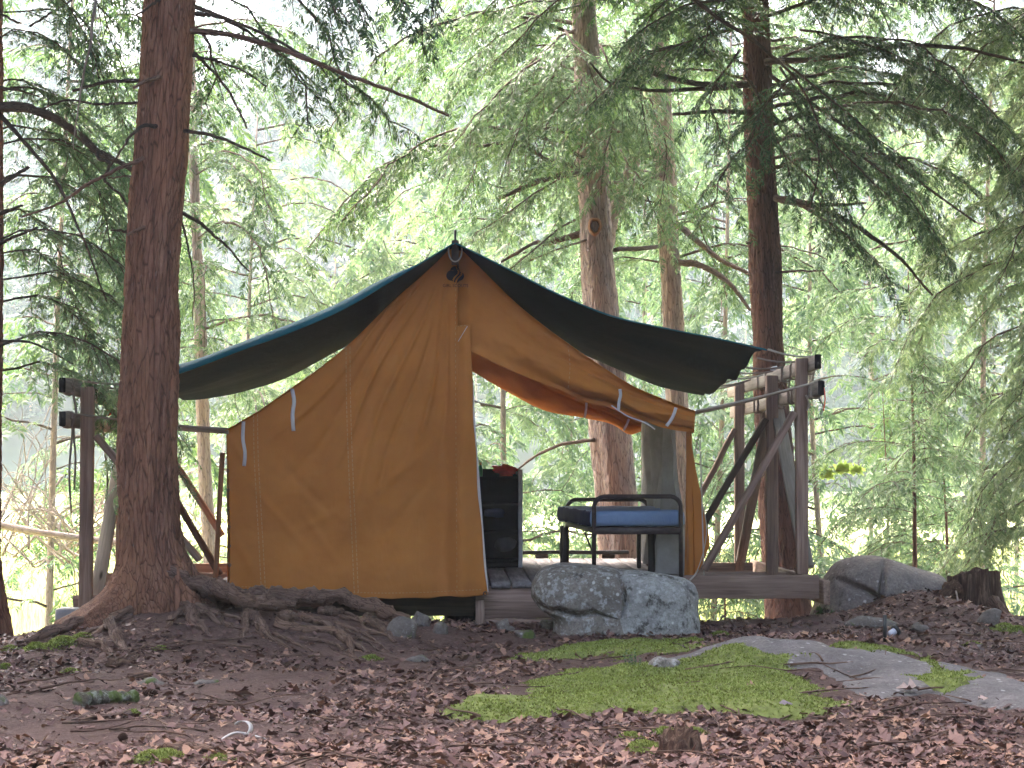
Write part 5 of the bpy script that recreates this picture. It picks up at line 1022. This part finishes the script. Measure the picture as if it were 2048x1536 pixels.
MOSS = [poly_plan(p) for p in ([(905, 1425), (960, 1400), (1020, 1378), (1100, 1355), (1190, 1340), (1290, 1335), (1370, 1322), (1450, 1310), (1560, 1300), (1640, 1304), (1640, 1320), (1605, 1335), (1610, 1352), (1600, 1372), (1640, 1385), (1715, 1398), (1722, 1415), (1650, 1425), (1620, 1440), (1500, 1442), (1420, 1428), (1300, 1432), (1200, 1428), (1080, 1440), (950, 1452), (920, 1440)],
    [(1020, 1318), (1100, 1300), (1200, 1290), (1300, 1285), (1400, 1283), (1440, 1292), (1370, 1308), (1280, 1316), (1180, 1324), (1080, 1330)], [(1640, 1296), (1720, 1292), (1800, 1300), (1880, 1312), (1870, 1320), (1780, 1312), (1700, 1306)],
    [(1800, 1340), (1850, 1325), (1900, 1345), (1950, 1362), (1930, 1372), (1900, 1390), (1850, 1376)])]
rr = np.random.default_rng(401); bl = []
mv = MB()
for k, pl in enumerate(MOSS):
    lo, hi = pl.min(0)-.2, pl.max(0)+.2; X, Y = np.meshgrid(np.arange(lo[0], hi[0], .03), np.arange(lo[1], hi[1], .03)); q = np.stack([X, Y, 0*X], -1); s = inside(pl, X, Y)+.12*fbm(q*2.6, 4, 21)+.06*fbm(q*11, 3, 22)-.03
    Z = slab_z(X, Y)+.022*np.tanh(s/.09)+.022*np.clip(fbm(q*2.4, 2, 51), 0, 1)*sstep(0, .12, s)+.011*fbm(q*7, 4, 5)-.004; FQ = grid_faces(*X.shape); kp = (s.ravel()[FQ] > -.05).all(1); mv.add(np.stack([X, Y, Z], -1).reshape(-1, 3), FQ[kp])
    N = int((hi-lo).prod()*8500); x, y = lo[0]+(hi[0]-lo[0])*rr.random(N), lo[1]+(hi[1]-lo[1])*rr.random(N); q = np.stack([x, y, 0*x], -1); s = inside(pl, x, y)+.12*fbm(q*2.6, 4, 21)+.06*fbm(q*11, 3, 22)-.03
    ok = s > -.06+.16*rr.random(N)**2; ok &= fbm(q*4.3, 4, 31)+.4*rr.normal(0, 1, N) > -.55; x, y, s, q = x[ok], y[ok], s[ok], q[ok]; z = slab_z(x, y)+.022*np.tanh(s/.09)+.022*np.clip(fbm(q*2.4, 2, 51), 0, 1)*sstep(0, .12, s)+.011*fbm(q*7, 4, 5)-.006; bl.append(np.stack([x, y, z], 1))
tag(mv.build('moss_bed', M['moss_base']), 'green moss carpet spread over the low rock at lower right', None, None, 'stuff')
# little moss cushions elsewhere
for (px, py, w) in ((120, 1290, .1), (70, 1296, .07), (165, 1275, .06), (148, 1235, .05), (430, 1204, .035), (742, 1318, .05), (320, 1300, .04), (140, 1345, .05), (300, 1520, .07), (330, 1512, .06), (1440, 1272, .07), (1945, 1292, .06), (2010, 1258, .08), (2035, 1262, .07), (270, 1430, .05), (1290, 1500, .08), (1330, 1470, .07), (1390, 1468, .06), (1260, 1478, .06), (20, 1300, .05), (10, 1336, .05), (1770, 1300, .05), (440, 1518, .04)):
    c = gp(px, py); N = int(280*(w/.05)**1.5); x, y = rr.normal(c[0], w*.5, N), rr.normal(c[1], w*.45, N); r2 = ((x-c[0])**2+(y-c[1])**2)/w**2; bl.append(np.stack([x, y, gz(x, y)+.4*w*np.exp(-r2*2)-.006], 1))
B = np.concatenate(bl); n = len(B); a = rr.random((n, 2))*6.28; h = .006+.007*rr.random((n, 2)); w = .0035+.003*rr.random((n, 2))
lean = .006*rr.normal(0, 1, (n, 2, 2)); bx, by, bz = B[:, 0:1]+rr.normal(0, .004, (n, 2)), B[:, 1:2]+rr.normal(0, .004, (n, 2)), B[:, 2:3]+0*a
V = np.stack([np.stack([bx-w*np.cos(a), by-w*np.sin(a), bz], -1), np.stack([bx+w*np.cos(a), by+w*np.sin(a), bz], -1), np.stack([bx+lean[..., 0], by+lean[..., 1], bz+h], -1)], 2).reshape(-1, 3)
tag(mk('moss', V, np.arange(len(V)).reshape(-1, 3), M['moss_blades'], None, False), 'tufts of green moss', None, None, 'stuff')
print('moss tris', n*2)

# ------------------------------------------------------------------ leaf litter
def leaf_template(seed, kind):
    r_ = np.random.default_rng(seed); L = []
    if kind == 0: prof = [(0, .03), (.25, .3), (.4, .18), (.58, .42), (.72, .18), (1, .01)]      # lobed
    elif kind == 1: prof = [(0, .02), (.2, .24), (.45, .32), (.7, .24), (1, .01)]                                        # beech
    else: prof = [(0, .03), (.2, .48), (.36, .22), (.52, .48), (.68, .18), (1, .01)]              # maple
    cu, tw, fo = r_.uniform(-.8, 1.1), r_.normal(0, .35), r_.uniform(.03, .5)
    mid = []; lt = []; rt = []
    for x, w in prof:
        z = cu*.45*(x-.5)**2+.03*r_.normal(); w1, w2 = w*(1+.15*r_.normal()), w*(1+.15*r_.normal()); mid.append((x, tw*.1*math.sin(x*3), z)); lt.append((x+.03*r_.normal(), w1*math.cos(fo), z+w1*math.sin(fo)*1.0+.05*r_.normal())); rt.append((x+.03*r_.normal(), -w2*math.cos(fo), z+w2*math.sin(fo)*.9+.05*r_.normal()))
    V = np.array(mid+lt+rt); V[:, 0] -= .5; V[:, 2] -= V[:, 2].min()*.8; n = len(prof); Fq = []
    for i in range(n-1): Fq += [(i, i+1, n+i+1, n+i), (i, 2*n+i, 2*n+i+1, i+1)]
    return V, np.array(Fq)
TLf = [leaf_template(500+i, i % 3) for i in range(15)]
rr = np.random.default_rng(501)
def scatter(N, x0, x1, y0, y1, dens, smin, smax, zoff=.004, tilt=.35, skip=None):
    y = y0+(y1-y0)*rr.random(N); half = .29*y; x = (y*114/F*0)+(-half+2*half*rr.random(N))+.026*y*.0; q = np.stack([x, y, 0*x], -1); ok = rr.random(N) < dens(x, y, q); x, y = x[ok], y[ok]
    return x, y
def build_leaves(name, x, y, z, sc, mat, tilt=.35):
    k = rr.integers(0, len(TLf), len(x)); a = rr.random(len(x))*6.28; tx, ty = rr.normal(0, tilt, len(x)), rr.normal(0, tilt, len(x)); Vs = []; Fs = []; off = 0
    for i, (t, f) in enumerate(TLf):
        s = k == i
        if not s.any(): continue
        c, sn = np.cos(a[s])[:, None], np.sin(a[s])[:, None]; X = (t[None, :, 0]*c-t[None, :, 1]*sn)*sc[s][:, None]; Y = (t[None, :, 0]*sn+t[None, :, 1]*c)*sc[s][:, None]; Zz = t[None, :, 2]*sc[s][:, None]+X*tx[s][:, None]+Y*ty[s][:, None]; Zz = Zz-np.minimum(Zz.min(1, keepdims=True), 0)*.75
        V = np.stack([X+x[s][:, None], Y+y[s][:, None], Zz+z[s][:, None]], -1); n = s.sum(); Vs.append(V.reshape(-1, 3)); Fs.append((f[None]+(np.arange(n)*len(t))[:, None, None]).reshape(-1, 4)+off); off += n*len(t)
    return mk(name, np.concatenate(Vs), np.concatenate(Fs), mat, None, False)
MOSSP = MOSS[0]
def dens(x, y, q):
    d = np.clip(.62+.75*fbm(q*.8, 3, 41)+.55*fbm(q*3, 3, 42), .03, 1)
    bare = .6*sstep(-.6, -2.2, x)*sstep(7.4, 8.2, y)*sstep(11, 9.5, y)+np.exp(-(((x+1.2)/1.3)**2+((y-8.2)/.42)**2))*.97+.7*np.exp(-(((x+.35)/.5)**2+((y-11.2)/.9)**2))+.8*np.exp(-(((x+1.45)/1.15)**2+((y-12.)/1.0)**2))
    d = np.maximum(d, .75*np.exp(-(((x-3.0)/.6)**2+((y-13.8)/.9)**2))); d = d*(1-np.clip(bare, 0, .93)); s = inside(SLAB, x, y); d = d*(1-.97*sstep(-.02, .13, s))
    for p in MOSS: d = d*(1-.88*sstep(-.04, .12, inside(p, x, y)+.1*fbm(q*2.6, 3, 21)))
    return d*(1-.8*sstep(13.6, 14.6, y)*(x < 2.2))
x, y = scatter(82000, 0, 0, 6.6, 15.2, dens, 0, 0); sc = .017+.04*rr.random(len(x))**2.4; z = slab_z(x, y)+.001
tag(build_leaves('leaf_litter', x, y, z, sc, M['litter_leaves'], .28), 'purple-brown fallen leaves covering the ground', None, None, 'stuff'); print('leaves', len(x))
# needles and twiglets on the bare patches
N = 34000; y = 6.6+8*rr.random(N)**1.2; x = (-.29+.58*rr.random(N))*y; ok = inside(SLAB, x, y) < 0
for p in MOSS: ok &= inside(p, x, y) < .05
x, y = x[ok], y[ok]; n = len(x); a = rr.random(n)*6.28; L = .012+.03*rr.random(n)**2; w = .0012+.0012*rr.random(n); z = gz(x, y)+.003+.006*rr.random(n); dx, dy = np.cos(a), np.sin(a); dz = rr.normal(0, .12, n)*L
V = np.stack([np.stack([x-dy*w, y+dx*w, z], 1), np.stack([x+dy*w, y-dx*w, z], 1), np.stack([x+dx*L+dy*w, y+dy*L-dx*w, z+dz], 1), np.stack([x+dx*L-dy*w, y+dy*L+dx*w, z+dz], 1)], 1).reshape(-1, 3)
tag(mk('needle_litter', V, np.arange(len(V)).reshape(-1, 4), M['needle_litter'], None, False), 'fallen needles and bits of twig on the soil', None, None, 'stuff')
wd = MB()
for i in range(130):
    px, py = rr.random()*2048, 1270+rr.random()*260; c = gp(px, py); a = rr.random()*3.14; L = .06+.25*rr.random()**2; d = np.array([math.cos(a), math.sin(a), 0]); p = resample([c-d*L, c+rr.normal(0, .012, 3), c+d*L], 7); p[:, 2] = gz(p[:, 0], p[:, 1])+.012+.012*rr.random(); wd.add(*tube(p, np.linspace(.0035+.003*rr.random(), .0015, 7), 5, .1, True, i))
tag(wd.build('fallen_twigs', M['root_bark']), 'small fallen twigs on the forest floor', None, None, 'stuff')
# single leaves one can point to
for i, (px, py, s, lb) in enumerate([(1910, 1297, .11, 'pale leaf lying on the top of the rock slab'), (1815, 1392, .1, 'curled pale leaf at the lower edge of the rock slab'), (1967, 1412, .06, 'tiny pale leaf at the right end of the rock slab'), (480, 1400, .12, 'large tan leaf on the ground left of centre'), (1560, 1425, .11, 'purple-grey leaf at the lower edge of the moss'), (1300, 1347, .07, 'brown leaf lying in the middle of the moss')]):
    c = gp(px, py); o = build_leaves('fallen_leaf', np.array([c[0]]), np.array([c[1]]), np.array([float(slab_z(c[0:1], c[1:2])[0])+.018]), np.array([s]), plain('leaf_%d' % i, (.42, .3, .25) if i != 4 else (.22, .17, .19), .6, .3, .25, 30), .15); tag(o, lb, 'leaf')

# ------------------------------------------------------------------ stumps, logs, small things
stump = empty('tree_stump', gp(1945, 1245), 'broken rotten stump with a dark hollow side at the right', 'stump'); SB = np.array(stump.location); SY = 14.35
n, m = 90, 50; A = np.linspace(0, 2*math.pi, n, endpoint=False)[None]; v = np.linspace(0, 1, m)[:, None]
cxp = wx(1948, SY); r0 = (50*SY/F)*(1+.0*v); zt = wz(1142, SY)+.025*fbm(st(np.cos(A)*3, np.sin(A)*3, 0*A), 4, 9)-.10*np.clip(np.cos(A-math.pi*.92), 0, 1)**3; zb = wz(1290, SY)
Zs = zb+(zt-zb)*v; fl = (1-v)**2.2; Rr = r0*(1+fl*(.35+.9*np.maximum(0, np.cos(A+.35))**3+.4*np.maximum(0, np.cos(A-2.4))**2))*(1+.10*np.cos(A*5+1)+.05*np.cos(A*11)); Rr = Rr+.012*fbm(st(np.cos(A)*6+0*v, np.sin(A)*6+0*v, v*2+0*A), 4, 3)
V = np.stack([cxp+Rr*np.cos(A), SY+Rr*np.sin(A), Zs], -1); G = np.stack([Zs, Rr*np.cos(A), Rr*np.sin(A)], -1)
mk('shell', V.reshape(-1, 3), [grid_faces(m, n, True)], M['rotten_wood'], stump, True, G.reshape(-1, 3))
Ri = Rr[-1:]*np.array([1, .8, .7, .3])[:, None]; V = np.stack([cxp+Ri*np.cos(A), SY+Ri*np.sin(A), np.concatenate([zt, zt-.012, zt-.09+.03*np.cos(A*3), zt-.12], 0)], -1); mk('rotten_core', V.reshape(-1, 3), [grid_faces(4, n, True)], M['rotten_wood'], stump, True, V.reshape(-1, 3)[:, [2, 0, 1]])
for i, (px, r) in enumerate([([(1985, 1200, 14.2), (2010, 1232, 14.1), (2045, 1258, 14), (2080, 1275, 14)], (14, 5)), ([(1910, 1180, 14.2), (1890, 1190, 14.1), (1868, 1215, 14.05)], (20, 12))]):
    p = np.array([P(*q) for q in px]); V, Fs, G = tube(resample(p, 18), np.linspace(r[0], r[1], 18)*14.1/F, 12, .4, True, i); mk('root', V, Fs, M['rotten_wood'] if i else M['root_bark'], stump, True, G)
c = gp(1358, 1508); n, m = 60, 24; A = np.linspace(0, 2*math.pi, n, endpoint=False)[None]; v = np.linspace(0, 1, m)[:, None]; Rr = (38*c[1]/F)*(1.25-.45*v+.12*np.cos(A*4)+.06*np.cos(A*9+2))+.006*fbm(st(np.cos(A)*5+0*v, np.sin(A)*5+0*v, v*3+0*A), 4, 5)
hh = (52*c[1]/F)*(.75+.3*np.cos(A-1.2)+.16*fbm(st(np.cos(A)*4, np.sin(A)*4, 0*A), 3, 2)); Zs = c[2]-.03+(hh+.03)*v; V = np.stack([c[0]+Rr*np.cos(A), c[1]+Rr*np.sin(A), Zs], -1).reshape(-1, 3); G = np.stack([Zs, Rr*np.cos(A), Rr*np.sin(A)], -1).reshape(-1, 3)
V = np.concatenate([V, [[c[0], c[1], c[2]+.02]]]); G = np.concatenate([G, G[:1]]); j = np.arange(n)
o = mk('tree_stump', V, [grid_faces(m, n, True), np.stack([np.full(n, m*n), (m-1)*n+j, (m-1)*n+(j+1) % n], 1)], M['rotten_wood'], None, True, G); tag(o, 'small crumbling mossy stump in the leaves at the bottom of the photo', 'stump')
p = [gp(158, 1412), gp(200, 1408), gp(274, 1404)]; p = np.array(p)+np.array([0, 0, .02]); V, Fs, G = tube(resample(p, 40), np.linspace(.034, .024, 40), 18, .4, True, 4); o = mk('mossy_log', V, Fs, M['mossy_wood'], None, True, G); tag(o, 'short mossy chunk of log on the ground at lower left', 'log')
p = np.array([gp(335, 1508), gp(375, 1505), gp(425, 1510)])+np.array([0, 0, .015]); V, Fs, G = tube(resample(p, 20), np.linspace(.026, .014, 20), 12, .45, True, 6); o = mk('branch_piece', V, Fs, M['root_bark'], None, True, G); tag(o, 'dark stub of branch between two moss tufts at the bottom left', 'branch')
p = np.array([gp(160, 1448), gp(240, 1434), gp(300, 1428), gp(340, 1428)])+np.array([0, 0, .012]); V, Fs, G = tube(resample(p, 24), np.linspace(.007, .012, 24), 8, .3, True, 7); o = mk('branch_piece', V, Fs, M['root_bark'], None, True, G); tag(o, 'long thin stick below the mossy log', 'branch')
o = tube_obj('branch_piece', [gp(1905, 1195, 12, 16)+np.array([0, -.1, .05]), P(1925, 1225, 13.7), P(1960, 1262, 13.4)], [.006, .008, .004], M['pale_twig_bark'], None, 14, 6, .15); tag(o, 'pale dead stick propped in front of the rotten stump', 'branch')
o = tube_obj('branch_piece', [P(824, 1345, 10.7), P(827, 1362, 10.7), P(822, 1385, 10.6), P(815, 1398, 10.6)], [.002, .003, .003, .002], M['twig_bark'], None, 14, 5); tag(o, 'thin upright twig at the left end of the moss', 'branch')
# curl of white birch bark
c = gp(490, 1474); a = np.linspace(-1.2, 2.6, 22); ring = np.stack([c[0]+.03*np.cos(a), c[1]+.012*np.sin(a), c[2]+.03+.026*np.sin(a)], 1); V = np.concatenate([ring, ring+np.array([-.012, -.03, .004])]); o = mk('bark_curl', V, grid_faces(2, 22), M['birch_bark']); sd = o.modifiers.new('t', 'SOLIDIFY'); sd.thickness = .002; tag(o, 'white curl of birch bark on the ground at lower left', 'bark curl')
o = tube_obj('branch_piece', [gp(440, 1480), gp(470, 1474)+np.array([0, 0, .015]), gp(530, 1478)], [.004, .005, .003], M['birch_bark'], None, 12, 5); tag(o, 'thin white birch twig beside the bark curl', 'branch')
# fir cones
for i, (px, py, lb) in enumerate([(243, 1484, 'small dark cone on the ground at lower left'), (298, 1394, 'long brown cone beside the mossy log')]):
    c = gp(px, py)+np.array([0, 0, .016]); mb = MB(); L = .03 if i == 0 else .06; ax = np.array([1, .25, .0]); ax /= np.linalg.norm(ax); b1 = np.array([-ax[1], ax[0], 0]); b2 = np.array([0, 0, 1.])
    for k in range(60):
        t = k/60; a = k*2.4; rad = .015*math.sin(math.pi*(.12+.8*t))+.002; d = b1*math.cos(a)+b2*math.sin(a); s = np.cross(ax, d); q = c+ax*(t-.5)*L
        mb.add([q, q+d*rad+s*.006+ax*.004, q+d*(rad*1.15)+ax*.010, q+d*rad-s*.006+ax*.004], np.array([[0, 1, 2, 3]]))
    o = mb.build('pine_cone', M['cone_scale'], None, False); tag(o, lb, 'cone')
# fallen garden light: stake still upright, lamp head lying beside it
gl = empty('garden_light', gp(1770, 1284)+np.array([0, 0, .012]), 'black garden light broken off its stake in the leaves near the rock slab', 'lamp'); g0 = np.array(gl.location)
tube_obj('stake', [g0-np.array([0, 0, .03]), g0+np.array([.0, 0, .118])], .0095, M['black_plastic'], gl, None, 10)
h0 = gp(1779, 1284)+np.array([0, 0, .036]); hd = np.array([.75, .3, .42]); hd /= np.linalg.norm(hd); V, Fs, G = tube(h0+hd*np.array([0, .005, .03, .034])[:, None], [.014, .016, .018, .018], 16); mk('lens', V, Fs, M['clear_plastic'], gl)
V, Fs, G = tube(h0+hd*np.array([.034, .036, .05, .058])[:, None], [.024, .029, .028, .012], 18); mk('cap', V, Fs, M['black_plastic'], gl)
# clubmoss sprig and a broad-leaved seedling
sp = empty('clubmoss', gp(1270, 1348), 'little green clubmoss sprig growing from the moss', 'plant'); c = np.array(sp.location); mb = MB(); rr = np.random.default_rng(601)
for k in range(7):
    a = rr.random()*6.28; tip = c+np.array([.05*math.cos(a), .03*math.sin(a), .07+.045*rr.random()]); q = resample([c, (c+tip)/2+np.array([.012*math.cos(a), 0, .0]), tip], 9)
    for j in range(1, 9):
        for s in range(5): b = rr.random()*6.28; d = np.array([math.cos(b), math.sin(b), .9]); w = np.cross(d, [0, 0, 1])*.0025; mb.add([q[j]-w, q[j]+w, q[j]+d*.014], np.array([[0, 1, 2]]))
mb.build('fronds', M['fresh_needles'], sp, False)
def broadleaf(name, label, base, tips, size, mat):
    r_ = empty(name, base, label, 'plant'); base = np.asarray(base, float)
    for i, (tp, s) in enumerate(tips):
        tp = np.asarray(tp, float); tube_obj('stem', [base, (base+tp)/2+np.array([0, 0, .05]), tp], .003, M['twig_bark'], r_, 10, 5)
        for k in range(3):
            t, f = TLf[2+3*((i+k) % 4)]; a = .5*k-.6+math.pi*(0 if tp[0] > base[0] else 1); V = t*s; X = V[:, 0]*math.cos(a)-V[:, 1]*math.sin(a)+s*.5*math.cos(a); Yv = V[:, 0]*math.sin(a)+V[:, 1]*math.cos(a)
            mk('leaf', np.stack([tp[0]+X, tp[1]+Yv*.6, tp[2]-.1*s*k+V[:, 2]-Yv*.8], 1), f, mat, r_, False)
broadleaf('leafy_seedling', 'bright yellow-green broad leaves beside the right timber rack', P(1616, 965, 21.), [(P(1640, 948, 21), .16), (P(1672, 938, 21), .17), (P(1702, 942, 21), .14)], .1, M['maple_leaves'])
broadleaf('leafy_seedling', 'green seedling under the right end of the timber beam', P(1652, 1240, 14.2), [(P(1645, 1222, 14.2), .06), (P(1660, 1228, 14.2), .05)], .05, M['fresh_needles'])
